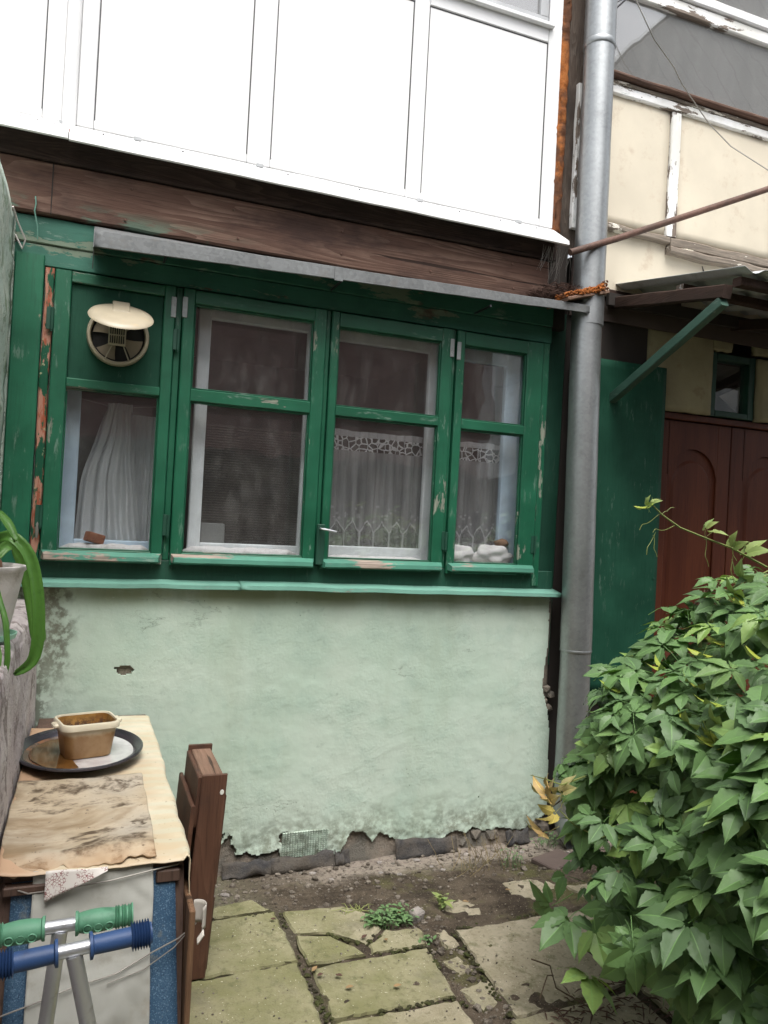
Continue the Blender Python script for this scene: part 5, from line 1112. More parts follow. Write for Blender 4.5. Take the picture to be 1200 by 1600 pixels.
m_ = MB(); m_.lathe([(0.0, 0.26), (0.012, 0.25), (0.030, 0.215), (0.032, 0.195), (0.022, 0.180)], MP @ Matrix.Translation((0.02, 0.0, 0)), 18); put('bulb', m_, flat('papery_bulb', (0.24, 0.12, 0.07), 0.6), pot, 60)
def strap(pts, w, twist=0.0, taper=0.9):
    P_ = [PB+Vector(p) for p in pts]; n = 28; cv = []
    for i in range(n+1):
        t = i/n*(len(P_)-1); k = min(len(P_)-2, int(t)); s = t-k; q = [P_[max(0, k-1)], P_[k], P_[k+1], P_[min(len(P_)-1, k+2)]]
        cv.append(0.5*((2*q[1])+(q[2]-q[0])*s+(2*q[0]-5*q[1]+4*q[2]-q[3])*s*s+(3*q[1]-q[0]-3*q[2]+q[3])*s**3))
    vs = []
    for i, p in enumerate(cv):
        d = (cv[min(n, i+1)]-cv[max(0, i-1)]).normalized(); side = d.cross(Vector((math.sin(twist), -math.cos(twist), 0.25))).normalized(); nn = side.cross(d)
        t = i/n; ww = w*min(1, 0.55+1.2*t)*(1 if t < 0.7 else math.sqrt(max(0.02, 1-((t-0.7)/0.3)**2)))
        for e in (-1, -0.5, 0, 0.5, 1): vs.append(p+side*ww*e+nn*(0.010*abs(e)+0.002*noise.noise(Vector((i*0.5, e*3, w*90)))))
    m_ = MB(); m_.add(vs, [(i*5+j, i*5+j+1, (i+1)*5+j+1, (i+1)*5+j) for i in range(n) for j in range(4)]); o_ = put('strap_leaf', m_, MT['amaryllis'], pot, 180, fix=False); solid(o_, 0.0014)
strap([(0.02, 0.0, 0.21), (0.03, -0.02, 0.27), (0.075, -0.04, 0.285), (0.125, -0.05, 0.22), (0.150, -0.06, 0.08), (0.145, -0.06, -0.04), (0.100, -0.06, -0.085)], 0.017, 0.3)
strap([(0.02, 0.02, 0.21), (0.06, 0.06, 0.26), (0.10, 0.10, 0.20), (0.128, 0.12, 0.08), (0.145, 0.12, -0.01), (0.150, 0.12, -0.03)], 0.022, 0.2)
strap([(0.01, -0.01, 0.21), (0.0, -0.04, 0.30), (0.02, -0.10, 0.36), (0.06, -0.15, 0.33), (0.09, -0.17, 0.28)], 0.018, 0.9)
strap([(0.0, 0.0, 0.21), (-0.03, 0.02, 0.33), (-0.10, 0.02, 0.40), (-0.17, 0.0, 0.36)], 0.02, 0.2)
strap([(0.01, -0.02, 0.20), (0.04, -0.07, 0.235), (0.030, -0.13, 0.20), (0.075, -0.20, 0.08), (0.085, -0.22, -0.04), (0.05, -0.22, -0.10)], 0.010, 1.0)
strap([(0.0, -0.02, 0.20), (0.03, -0.08, 0.22), (0.03, -0.16, 0.10), (0.07, -0.24, 0.0), (0.06, -0.26, -0.07)], 0.008, 1.0)

# ================================================================== TABLE / CABINET WITH CLOTHS
cab = thing('cabinet', (0.07, -0.8, 0), 'old cabinet used as a table, fronted with speckled blue linoleum', 'cabinet')
m_ = MB(); m_.box(-0.135, 0.272, -1.49, -0.12, 0.662, 0.688, 0.003); put('top_board', m_, MT['cabinet'], cab)
for x0_, x1_ in ((-0.145, -0.118), (0.250, 0.274)):
    vs = [(x0_, -0.13, -0.02), (x1_, -0.13, -0.02), (x1_, -1.655, -0.02), (x0_, -1.655, -0.02), (x0_, -0.13, 0.660), (x1_, -0.13, 0.660), (x1_, -1.475, 0.660), (x0_, -1.475, 0.660)]
    m_ = MB(); m_.add(vs, [(0, 1, 2, 3), (4, 7, 6, 5), (0, 4, 5, 1), (1, 5, 6, 2), (2, 6, 7, 3), (3, 7, 4, 0)]); put('side_panel', m_, MT['cabinet'], cab, None)
def front(u, v, off=0.0): z = lerp(-0.01, 0.672, v); return (lerp(-0.117, 0.2495, u)+0.030*(1-v)*(u), -1.655+0.172*(z/0.66)-off, z)
m_ = MB(); m_.sheet(12, 20, lambda u, v: front(u, v)); o_ = put('linoleum_front', m_, MT['lino'], cab, 60, fix=False); solid(o_, 0.006, 1)
m_ = MB(); m_.box(0.205, 0.262, -1.505, -1.47, 0.630, 0.660, 0.003); put('corner_block', m_, MT['cabinet'], cab)
m_ = MB(); m_.box(-0.135, -0.02, -1.51, -1.478, 0.640, 0.661, 0.003); put('corner_block', m_, MT['cabinet'], cab)
m_ = MB(); m_.box(0.30-0.012, 0.30+0.0, -1.62, -1.0, 0.05, 0.62, 0.003) if False else m_.box(0.276, 0.290, -1.60, -0.9, 0.0, 0.60, 0.003); put('side_lining', m_, wood_mat('orange_brown_board', (0.20, 0.11, 0.06), (0.26, 0.15, 0.085), (0.15, 0.085, 0.05), 'z', 0.7), cab)

# cream oilcloth over the top, hanging down the free long side
def oil(u, v):
    """u across (wall side -> free side and down), v along (far -> near)"""
    y = lerp(-0.095, -1.515, v); W = 0.44; s = u*(W+0.30); z0 = 0.698
    wr_ = 0.005*fbm(s*7, y*6, 2.0, 4)-0.003*abs(noise.noise(Vector((s*3, y*15, 6))))
    if s < W-0.02:
        x = -0.150+s; z = z0+wr_; far = max(0, 1-v*14); z -= 0.030*far**2; left = max(0, 1-s/0.07); z += 0.012*left
        if v < 0.25: y += -0.20*max(0, (0.25-s)/0.25)*(1-v*4)
        near = max(0, (v-0.955)/0.045); z -= 0.012*near
    else:
        t = s-(W-0.02); r = 0.016; a = min(PI/2, t/r); x = -0.150+W-0.02+r*math.sin(a); z = z0-r*(1-math.cos(a))-max(0, t-r*PI/2)+wr_*(0.4)
        z -= 0.030*max(0, 1-v*14)**2
        x += 0.010*math.sin(y*9+1)*min(1, t/0.1)+0.012*t+0.006*fbm(y*6, t*6, 9, 3)
    return (x, y, z)
m_ = MB(); m_.sheet(80, 110, oil); o_ = put('oilcloth', m_, MT['oilcloth'], None, 180, fix=False, origin=(0.07, -0.8, 0.69), label='cream oilcloth spread over the cabinet and hanging down its side', cat='tablecloth'); solid(o_, 0.0025, 1)
def stain(u, v):
    y = lerp(-0.93, -1.42, min(1, v/0.86)); x = lerp(-0.152, 0.203, u)+0.008*noise.noise(Vector((v*4, u, 3))); z = 0.7075+0.006*fbm(x*8, y*8, 5, 4)+0.004
    edge = 0.030*noise.noise(Vector((u*5, 2, 1)))+0.020*noise.noise(Vector((u*14, 5, 1)))
    if v > 0.86:
        t = (v-0.86)/0.14*(0.085+edge); y = -1.42-t*0.95; z -= 0.40*max(0, t-0.035)+0.03*max(0, 0.25-u)*4*max(0, t-0.02)*6*0.6
    if v < 0.06: z += 0.0
    return (x, y, z)
m_ = MB(); m_.sheet(70, 80, stain); o_ = put('stained_sheet', m_, MT['stained'], None, 180, fix=False, origin=(0.03, -1.2, 0.705), label='brown stained beige sheet with ragged front edge laid on the oilcloth', cat='sheet'); solid(o_, 0.0025, 1)
def strip(u, v):
    zt = 0.690-0.012*u; z = lerp(0.03, zt, v); x = lerp(-0.072, 0.196, u)+lerp(0.004, 0.0, v)*(u)+0.004*noise.noise(Vector((v*5, u*2, 8))); y = -1.655+0.172*(z/0.66)-0.016-0.008*fbm(x*7, z*5, 3, 4)-0.010*max(0, v-0.93)*10-0.006*abs(math.sin(z*11+x*6+3*noise.noise(Vector((x*4, z*4, 2)))))-0.005*abs(noise.noise(Vector((x*16+z*9, z*22-x*5, 5))))
    return (x, y, z)
m_ = MB(); m_.sheet(50, 90, strip); o_ = put('hanging_cloth', m_, MT['greycloth'], None, 180, fix=False, origin=(0.06, -1.55, 0.4), label='dirty grey white strip of oilcloth hanging over the blue front', cat='cloth'); solid(o_, 0.002, 1)
def scrap(u, v):
    x = lerp(-0.045, 0.09, u); z = lerp(0.698, 0.630+0.062*u, v)-0.004*u; return (x, -1.522-0.010*v+0.003*math.sin(u*7)-0.004, z)
m_ = MB(); m_.sheet(14, 8, scrap); o_ = put('paper_scrap', m_, MT['printed'], None, 180, fix=False, origin=(0.02, -1.53, 0.69), label='torn white paper scrap with dark red print under the stained sheet', cat='paper'); solid(o_, 0.001, 1)
def yfront(z): return -1.655+0.172*(z/0.66)-0.033
wire('tying_wire', [(x, yfront(z)+dy, z) for x, z, dy in ((-0.13, 0.660, 0.02), (-0.08, 0.648, 0), (0.0, 0.650, 0), (0.10, 0.656, 0), (0.19, 0.668, 0), (0.255, 0.668, 0.018), (0.285, 0.665, 0.06))], 0.0018, MT['wire'], 'thin wire strung across the top of the hanging grey cloth', 'wire', 'tying wires round the cabinet')
wire('tying_wire', [(x, yfront(z)+dy, z) for x, z, dy in ((-0.13, 0.400, 0.02), (-0.06, 0.425, 0), (0.02, 0.445, 0), (0.12, 0.462, -0.002), (0.19, 0.490, 0), (0.26, 0.512, 0.006), (0.305, 0.528, 0.03))], 0.0018, MT['wire'], 'lower wire slanting across the hanging grey cloth', 'wire', 'tying wires round the cabinet')
wire('tying_wire', [(x, yfront(z)+dy, z) for x, z, dy in ((0.10, 0.445, -0.003), (0.18, 0.460, 0), (0.25, 0.495, 0.004), (0.305, 0.530, 0.028))], 0.0014, MT['wire'], 'short lower wire end joining the twisted knot at the cabinet corner', 'wire', 'tying wires round the cabinet')
m_ = MB(); m_.sheet(12, 6, lambda u, v: (0.302+0.016*math.cos(-1.2+u*3.6), -1.575+0.016*math.sin(-1.2+u*3.6), lerp(0.545, 0.600, v)+0.008*u)); o_ = put('curled_paper', m_, flat('grey_paper', (0.40, 0.37, 0.33), 0.8), None, 180, fix=False, origin=(0.30, -1.57, 0.57), label='curled grey scrap of paper caught at the cabinet corner', cat='paper'); solid(o_, 0.002)
m_ = MB(); m_.sheet(6, 4, lambda u, v: (0.298+0.014*u, -1.60+0.01*v, lerp(0.518, 0.527, v)+0.02*u)); o_ = put('wire_knot', m_, flat('pale_knot', (0.55, 0.52, 0.47), 0.8), None, 180, fix=False, origin=(0.30, -1.6, 0.52), label='pale twisted knot where the lower wires meet', cat='knot'); solid(o_, 0.004)

# ------------------------------------------------ tray and tub
TC = Vector((0.018, -0.69, 0.7135))
MTR = Matrix.Translation(TC) @ Matrix.Rotation(math.radians(0), 4, 'Z')
tray = thing('oval_tray', TC, 'dark rimmed oval metal tray with rusty water on the oilcloth', 'tray')
m_ = MB(); m_.lathe([(0.0, 0.004), (0.160, 0.004), (0.172, 0.007)], MTR, 48, 1.0, 1.22); put('tray_base', m_, MT['tray'], tray, 60)
m_ = MB(); m_.lathe([(0.160, 0.0), (0.172, 0.003), (0.184, 0.016), (0.199, 0.022), (0.203, 0.019), (0.203, 0.024), (0.198, 0.027), (0.182, 0.020), (0.172, 0.0075)], MTR, 56, 1.0, 1.22); put('tray_rim', m_, MT['tray_rim'], tray, 50)
m_ = MB(); vs = []
for i in range(40):
    a = 2*PI*i/40; r = 0.155*(1+0.06*noise.noise(Vector((math.cos(a)*2, math.sin(a)*2, 4)))); x = r*math.cos(a); vs.append(MTR @ Vector((min(x, -0.01+0.03*noise.noise(Vector((a*2, 1, 1)))), r*1.2*math.sin(a), 0.0068)))
m_.add(vs, [tuple(range(40))]); put('rusty_water', m_, MT['liquid'], tray, None, fix=False)
tub = thing('plastic_tub', TC+Vector((0.018, -0.02, 0.005)), 'square plastic food tub stained brown inside, standing on the oval tray', 'tub')
TB = TC+Vector((0.018, -0.02, 0.005)); MTB = Matrix.Translation(TB) @ Matrix.Rotation(math.radians(14), 4, 'Z')
def rr(hx, hy, r, z, n=6):
    out = []
    for k, (sx, sy) in enumerate(((1, 1), (-1, 1), (-1, -1), (1, -1))):
        for i in range(n+1):
            a = (k+i/n)*PI/2; out.append(MTB @ Vector((sx*(hx-r)+r*math.cos(a), sy*(hy-r)+r*math.sin(a), z)))
    return out
def loft(rings, cap0=False, cap1=False):
    m_ = MB(); n = len(rings[0]); m_.add([v for r_ in rings for v in r_], [(i*n+j, i*n+(j+1) % n, (i+1)*n+(j+1) % n, (i+1)*n+j) for i in range(len(rings)-1) for j in range(n)]+([tuple(range(n))] if cap0 else [])+([tuple((len(rings)-1)*n+j for j in range(n))] if cap1 else [])); return m_
put('tub_body', loft([rr(0.068, 0.056, 0.025, 0.001), rr(0.072, 0.060, 0.026, 0.004), rr(0.086, 0.074, 0.030, 0.108)], True), MT['tub'], tub, 60, fix=False, origin=TB)
put('tub_lining', loft([rr(0.083, 0.071, 0.028, 0.112), rr(0.078, 0.066, 0.026, 0.060), rr(0.074, 0.062, 0.024, 0.052)], False, True), MT['tub_in'], tub, 60, fix=False, origin=TB)
put('tub_rim', loft([rr(0.0865, 0.0745, 0.030, 0.096), rr(0.093, 0.081, 0.033, 0.097), rr(0.094, 0.082, 0.033, 0.112), rr(0.091, 0.079, 0.032, 0.117), rr(0.085, 0.073, 0.030, 0.117), rr(0.0832, 0.0712, 0.029, 0.108)]), MT['tub_rim'], tub, 50, fix=False, origin=TB)
for sx in (-1, 1):
    m_ = MB(); m_.box(-0.008, 0.010, -0.022, 0.022, 0.097, 0.111, 0.004, MTB @ Matrix.Translation((sx*0.100, 0, 0))); put('tub_ear', m_, MT['tub_rim'], tub)

# ================================================================== CRATE
cr = thing('wooden_crate', (0.42, -0.72, 0), 'narrow brown wooden crate standing on end between the cabinet and the wall', 'crate')
SH = Matrix(((1, 0, 0.060, 0), (0, 1, 0.0, 0), (0, 0, 1, 0), (0, 0, 0, 1))); CT = Matrix.Translation((0.356, 0, 0)) @ SH
def cb(x0, x1, y0, y1, z0, z1, ax, n='plank', mat='crate', sd=0):
    m_ = MB(); m_.board(x0, x1, y0, y1, z0, z1, ax, 14, 0.003, 0.0015, sd, CT); put(n, m_, MT[mat], cr)
cb(0.004, 0.088, -0.882, -0.866, 0.004, 0.672, 'z', 'end_board')
cb(0.0, 0.086, -0.556, -0.540, 0.004, 0.678, 'z', 'end_board')
cb(0.010, 0.080, -0.865, -0.557, 0.640, 0.664, 'y', 'top_board', 'crate_top')
cb(-0.006, 0.0095, -0.865, -0.557, 0.50, 0.662, 'y', 'slat', 'crate', 2)
cb(-0.022, -0.008, -0.882, -0.535, 0.40, 0.575, 'y', 'slat', 'crate', 3)
cb(-0.006, 0.008, -0.865, -0.557, 0.03, 0.38, 'y', 'slat', 'crate', 4)
cb(0.0805, 0.094, -0.865, -0.557, 0.30, 0.60, 'y', 'slat', 'crate', 5)
cb(0.0805, 0.094, -0.865, -0.557, 0.02, 0.26, 'y', 'slat', 'crate', 6)
m_ = MB(); m_.lathe([(0.007, 0.0), (0.006, 0.0015), (0.0, 0.001)], CT @ Matrix.Translation((0.074, -0.8822, 0.615)) @ Matrix.Rotation(PI/2, 4, 'X'), 10, 1.0, 1.3); put('knot_hole', m_, flat('light_through_hole', (0.6, 0.6, 0.55), 0.8), cr, None)

# ================================================================== SCOOTERS
def scooter(name, C0, tilt, L, gripm, label, style, yawd=0.0, droop=0.0):
    """kick scooter: handlebar centre C0, stem down to the front wheel, deck running back towards the viewer"""
    C0 = Vector(C0); foot = Vector((C0.x+tilt*(C0.z-0.10), C0.y+0.04, 0.10)); th = thing(name, (foot.x, foot.y, 0), label, 'scooter', 'kick scooters parked by the cabinet')
    bx = Vector((math.cos(yawd), math.sin(yawd), droop)).normalized()
    m_ = MB(); m_.tube([C0-bx*(L/2-0.01), C0+bx*(L/2-0.01)], 0.0125, 16); put('handlebar', m_, MT['chrome'], th, 40)
    m_ = MB(); m_.tube([C0-Vector((0, 0, 0.008)), C0.lerp(foot, 0.45)], 0.0145, 16); m_.tube([C0.lerp(foot, 0.45), foot], 0.018, 16); put('stem', m_, MT['chrome'], th, 40)
    q = bx.to_track_quat('Z', 'Y').to_matrix().to_4x4()
    for sx in (-1, 1):
        m_ = MB(); gi = 0.027; go = L/2; n = 44; pts = []
        for i in range(n+1):
            t = i/n; s = lerp(gi, go, t)
            if style == 'rings':
                r = 0.0165+0.001*math.sin(t*3)
                if t < 0.06: r = 0.024
                if t > 0.66: r = 0.0225+0.0038*(1 if int((t-0.66)/0.34*14) % 2 == 0 else -1)
                if t > 0.985: r = 0.019
            else:
                r = 0.0165+0.0055*math.sin(min(1, t/0.75)*PI)**0.8
                if t < 0.05: r = 0.0225
                if t > 0.70: r = 0.0205+0.0022*(1 if int((t-0.70)/0.30*16) % 2 == 0 else -1)
            pts.append((r, s*sx))
        m_.lathe(pts, Matrix.Translation(C0) @ q, 20, 1, 1, True, True); gp = put('grip', m_, MT[gripm], th, 40)
        if style != 'rings':
            m2 = MB()
            for k in range(3):
                s = sx*(gi+0.022+k*0.020); cc = C0+bx*s; side = Vector((0, -1, 0.05)); m2.lathe([(0.0062, 0.0), (0.0075, 0.0022), (0.0088, 0.0)], Matrix.Translation(cc+Vector((0, -0.0205, -0.004))) @ Matrix.Rotation(PI/2, 4, 'X'), 16)
            put('thumb_ring', m2, MT[gripm], gp, 60)
    m_ = MB(); m_.lathe([(0.017, 0.0), (0.024, 0.004), (0.024, 0.02), (0.018, 0.026)], Matrix.Translation(C0.lerp(foot, 0.45)-Vector((0, 0, 0.012))), 16, 1, 1, True, True); put('clamp', m_, MT['steel_dark'], th, 40)
    W0 = foot+Vector((0, 0, -0.045)); RX = Matrix.Rotation(PI/2, 4, 'Y')
    def wheel(c):
        m_ = MB(); m_.lathe([(0.030, -0.012), (0.046, -0.012), (0.053, -0.006), (0.053, 0.006), (0.046, 0.012), (0.030, 0.012)], Matrix.Translation(c) @ RX, 24); w = put('wheel', m_, MT['wheel'], th, 40)
        m_ = MB(); m_.lathe([(0.0, -0.010), (0.030, -0.010), (0.030, 0.010), (0.0, 0.010)], Matrix.Translation(c) @ RX, 20); put('rim', m_, MT['scooter'], w, 40)
    W0.z = 0.055; wheel(W0); W1 = W0+Vector((0.03, -0.56, 0)); wheel(W1)
    m_ = MB(); m_.box(-0.022, -0.016, -0.012, 0.012, -0.05, 0.07, 0.002, Matrix.Translation(W0)); m_.box(0.016, 0.022, -0.012, 0.012, -0.05, 0.07, 0.002, Matrix.Translation(W0)); put('fork', m_, MT['scooter'], th)
    m_ = MB(); m_.board(W0.x-0.048, W0.x+0.062, W1.y+0.06, W0.y-0.075, 0.075, 0.093, 'y', 8, 0.006, 0.0002); put('deck', m_, MT['scooter'], th)
    m_ = MB(); m_.tube([W0+Vector((0.0, -0.09, 0.035)), W0+Vector((0, -0.045, 0.07)), W0+Vector((0, -0.01, 0.10))], 0.014, 10); put('neck', m_, MT['scooter'], th)
scooter('kick_scooter', (-0.006, -1.84, 0.728), -0.085, 0.268, 'grip_green', 'kick scooter with faded green grips and a chromed stem, in front of the cabinet', 'shaped', 0.0, 0.03)
scooter('kick_scooter', (0.020, -1.935, 0.730), 0.22, 0.275, 'grip_blue', 'kick scooter with dark blue ribbed grips and a leaning chromed stem', 'rings', 0.06, 0.055)

# ================================================================== CREEPER
vine = thing('creeper', (1.95, -1.75, 0), 'big virginia creeper bush spilling over the paving beside the door', 'creeper')
RIBC = (-1, -0.52, -0.07, 0, 0.07, 0.52, 1)
def leaflet(L, W, droop, fold, seed):
    """one leaflet along +X: serrated blade folded along its midrib, ribbed by its side veins, drooping to the tip"""
    n = 11; vs = []; fs = []
    for i in range(n+1):
        t = i/n; w = W*(math.sin(PI*min(1, t**0.80))**0.85)*(1+(0.11 if i % 2 else -0.07)) if 0 < i < n else (0.003 if i == 0 else 0.0)
        if t > 0.74: w *= 0.86
        x = L*t; z = -droop*L*t*t+0.012*L*math.sin(t*8+seed)
        for c in RIBC:
            k = abs(c); zz = z+fold*w*k+(0.014*L*(1 if i % 2 else -1)*min(1, w/W) if 0.4 < k < 0.6 else 0)+(0.010*L if k == 1 and i % 2 else 0)-(0.004*L if k == 0 else 0)
            vs.append(Vector((x-(0.07*L*k if i % 2 else 0.045*L*k), c*w, zz)))
    m = len(RIBC)
    for i in range(n):
        for j in range(m-1): fs.append((i*m+j, i*m+j+1, (i+1)*m+j+1, (i+1)*m+j))
    return vs, fs
def leaf_shape(seed, size=1.0, fingers=5):
    r = random.Random(seed); mb = MB(); mb.rib = []
    angs = [0, 50, -50, 108, -108][:fingers] if fingers == 5 else [0, 62, -62]
    for k, a in enumerate(angs):
        a = math.radians(a+r.uniform(-9, 9)); L = size*(0.100 if k == 0 else 0.090 if k < 3 else 0.066)*r.uniform(0.9, 1.12); W = L*r.uniform(0.235, 0.285)
        vs, fs = leaflet(L, W, r.uniform(0.12, 0.50), r.uniform(0.1, 0.45), r.randint(0, 999)); M_ = Matrix.Rotation(a, 4, 'Z') @ Matrix.Rotation(r.uniform(-0.3, 0.3), 4, 'X') @ Matrix.Rotation(r.uniform(-0.1, 0.2), 4, 'Y') @ Matrix.Translation((0.012*size, 0, 0)); mb.add([M_ @ v for v in vs], fs); mb.rib += [1.0 if i % 7 == 3 else 0.0 for i in range(len(vs))]
    n0 = len(mb.v); mb.tube([Vector((0, 0, 0)), Vector((-0.035, 0, -0.006))*size, Vector((-0.075, 0, -0.030))*size], [0.0011*size, 0.0012*size, 0.0015*size], 4, False); mb.rib += [0.6]*(len(mb.v)-n0)
    return mb
def leaf_mesh(mb, name, mat):
    me = mb.mesh(name, mat, 180, fix=False); at = me.color_attributes.new('rib', 'FLOAT_COLOR', 'POINT')
    at.data.foreach_set('color', [x for c in mb.rib for x in (c, c, c, 1.0)]); return me
SHAPES = [leaf_shape(k, 1.0) for k in range(10)]+[leaf_shape(50+k, 0.95, 3) for k in range(3)]
MESHES = [leaf_mesh(s_, 'creeper_leaf', MT['leaf']) for s_ in SHAPES]
XF = [(0.0, 1.72), (0.15, 1.64), (0.3, 1.53), (0.5, 1.51), (0.70, 1.55), (0.85, 1.63), (1.0, 1.70), (1.12, 1.80), (1.22, 1.92), (1.32, 2.08), (1.42, 2.26), (1.5, 2.5)]
def face_x(z, y): return interp(XF, z/(1.0+0.16*max(0, min(1, (-1.35-y)/0.7))))+0.13*noise.noise(Vector((y*3.1, z*3.6, 4)))+0.09*noise.noise(Vector((y*7, z*8, 9)))+0.10*max(0, -1.9-y)
def surf(y, z, s):
    """point of the bush surface and its outward normal; s in 0..1 goes round the far end"""
    yc = -1.36; x0 = face_x(z, y)
    if s < 0.70:
        yy = lerp(-2.75, yc, s/0.70); x = face_x(z, yy); e = 0.04; dz = (face_x(z+e, yy)-face_x(z-e, yy))/(2*e); nrm = Vector((-1, 0, dz)).normalized(); return Vector((x, yy, z)), nrm
    a = (s-0.70)/0.30*PI/2*1.05; r = 0.42; x = face_x(z, yc); dz = (face_x(z+.04, yc)-face_x(z-.04, yc))/0.08
    return Vector((x+r*1.3*(1-math.cos(a)), yc+r*0.62*math.sin(a), z)), Vector((-math.cos(a), math.sin(a)*1.2, dz)).normalized()
R_ = random.Random(11)
def leaf_matrix(p, nrm, sc):
    up = Vector((0, 0, 1)); n = (nrm*R_.uniform(0.3, 0.8)+up*R_.uniform(0.4, 1.1)+Vector((R_.gauss(0, .30), -0.30+R_.gauss(0, .30), R_.gauss(0, .2)))).normalized()
    d = (Vector((0, 0, -1))*R_.uniform(0.0, 0.6)+nrm*R_.uniform(0.3, 1.0)+Vector((R_.gauss(0, .5), R_.gauss(0, .6), R_.gauss(0, .2))))
    d = (d-n*d.dot(n)).normalized(); s_ = n.cross(d)
    M_ = Matrix(((d.x, s_.x, n.x, p.x), (d.y, s_.y, n.y, p.y), (d.z, s_.z, n.z, p.z), (0, 0, 0, 1)))
    return M_ @ Matrix.Scale(sc, 4)
cands = []
for i in range(820):
    z = R_.triangular(0.03, 1.60, 1.0); p, nrm = surf(-1.5, z, R_.random()); dep = abs(R_.gauss(0, 0.11)); p = p-nrm*(dep-0.05)
    if p.z < 0.05: continue
    if z < 0.62 and R_.random() < 0.50: p = p-nrm*R_.uniform(0.10, 0.25)
    cands.append((p, nrm, R_.choice([R_.uniform(0.55, 0.85), R_.uniform(0.75, 1.05), R_.uniform(0.9, 1.25)])*(1.12 if p.y < -1.75 else 1.0), dep))
eye = Vector((0, -3.45, 1.55)); shell = [c for c in cands if c[0].y > -2.25]; rest = [c for c in cands if c[0].y <= -2.25]
shell.sort(key=lambda c: c[3]+(0 if c[0].y > -2.1 else 0.2)); front_l = shell[:300]; rest += shell[300:]
vb = wloc(vine)
for k, (p, nrm, sc, dep) in enumerate(front_l):
    o_ = bpy.data.objects.new('creeper_leaf', MESHES[R_.choice([0, 1, 2, 3, 4, 5, 6, 7, 8, 9, 9, 10, 11, 12])]); COL.objects.link(o_); o_.parent = vine; o_.matrix_local = Matrix.Translation(-vb) @ leaf_matrix(p, nrm, sc)
dense = MB(); dense.rib = []
for i in range(300):      # leaves deeper inside the bush
    z = R_.uniform(0.05, 1.5); y = R_.uniform(-2.7, -1.2); x = face_x(z, y)+R_.uniform(0.18, 0.60); rest.append((Vector((x, y, z)), Vector((-1, 0, 0.3)).normalized(), R_.uniform(0.7, 1.15), 0.2))
for (p, nrm, sc, dep) in rest:
    sh_ = R_.choice(SHAPES); M_ = leaf_matrix(p, nrm, sc); dense.add([M_ @ Vector(v) for v in sh_.v], sh_.f); dense.rib += sh_.rib
o_ = put('inner_foliage', dense, MT['leaf'], vine, 180, fix=False, kind='stuff'); at = o_.data.color_attributes.new('rib', 'FLOAT_COLOR', 'POINT'); at.data.foreach_set('color', [x for c in dense.rib for x in (c, c, c, 1.0)])
# stems
for i in range(22):
    y = R_.uniform(-2.5, -1.2); x0_ = R_.uniform(1.9, 2.3); pts = [Vector((x0_, y, 0.0))]
    ztop = R_.uniform(0.5, 1.5)
    for k in range(1, 9):
        t = k/8; z = ztop*math.sin(t*PI*0.62); yy = y+0.25*noise.noise(Vector((i, t*2, 1)))+0.2*t*R_.uniform(-1, 1)*0.3; pts.append(Vector((lerp(x0_, face_x(z, yy)+0.06, t), yy, z)))
    m_ = MB(); m_.tube(pts, [lerp(0.007, 0.0022, k/8) for k in range(9)], 6); put('vine_stem', m_, MT['stem_brown'] if i % 3 else MT['stem'], vine, 60)
# young shoot reaching up in front of the doors
def tendril(p, d, L, r=0.0012):
    pts = []; p = Vector(p); d = Vector(d).normalized()
    for k in range(15): t = k/14; pts.append(p+d*L*t+Vector((0, 0, -0.25*L*t*t))+Vector((0.07*L*math.sin(t*7), 0.03*L*math.sin(t*5), 0.06*L*math.sin(t*9))))
    return pts
shoot = [Vector((2.20, -1.45, 1.455)), Vector((2.06, -1.43, 1.515)), Vector((1.95, -1.42, 1.545)), Vector((1.85, -1.41, 1.575)), Vector((1.78, -1.40, 1.615)), Vector((1.735, -1.40, 1.648)), Vector((1.718, -1.40, 1.640))]
m_ = MB(); m_.tube(shoot, [0.004, 0.0037, 0.0034, 0.003, 0.0026, 0.002, 0.0012], 6)
for p, d, L in ((shoot[4], (-1, 0, -0.35), 0.10), (shoot[3], (-1, 0, 0.05), 0.12), (shoot[2], (0.2, 0, -1), 0.08), (shoot[4], (0.6, 0, 0.5), 0.06), (shoot[3]+Vector((-0.10, 0, -0.02)), (-0.5, 0, -0.8), 0.07), (shoot[3]+Vector((-0.11, 0, -0.03)), (0.3, 0, -1), 0.06), (shoot[1], (0.1, 0, -1), 0.10)): m_.tube(tendril(p, d, L), 0.0011, 5)
put('young_shoot', m_, MT['stem'], vine, 60)
ML_ = [leaf_shape(90+k, 0.42, 3) for k in range(3)]; YM = [leaf_mesh(s_, 'young_leaf', MT['leaf_young']) for s_ in ML_]; BM_ = [leaf_mesh(s_, 'leaf_bud', MT['leaf_pink']) for s_ in ML_]
def young(p, d, sc, mesh, name='young_leaf'):
    d = Vector(d).normalized(); n = d.cross(Vector((0.3, 1, 0.2))).normalized(); s_ = n.cross(d); M_ = Matrix(((d.x, s_.x, n.x, p[0]), (d.y, s_.y, n.y, p[1]), (d.z, s_.z, n.z, p[2]), (0, 0, 0, 1))) @ Matrix.Scale(sc, 4)
    o_ = bpy.data.objects.new(name, mesh); COL.objects.link(o_); o_.parent = vine; o_.matrix_local = Matrix.Translation(-vb) @ M_
for p, d, sc in ((shoot[6], (-0.8, 0, -0.5), 1.0), (shoot[6], (-0.3, -0.2, 0.8), 0.8), (shoot[5], (0.5, 0, 0.6), 0.9), (shoot[5], (-0.5, 0, -0.9), 0.7), (shoot[2]+Vector((0, 0, 0.03)), (0.3, 0, 0.9), 1.1), (shoot[2]+Vector((0.03, 0, 0.02)), (0.9, 0, 0.3), 1.2), (shoot[1], (-0.2, -0.2, 0.9), 1.5), (shoot[1]+Vector((0.06, 0, -0.02)), (0.4, -0.3, 0.8), 2.0)): young(p, d, sc, R_.choice(YM))
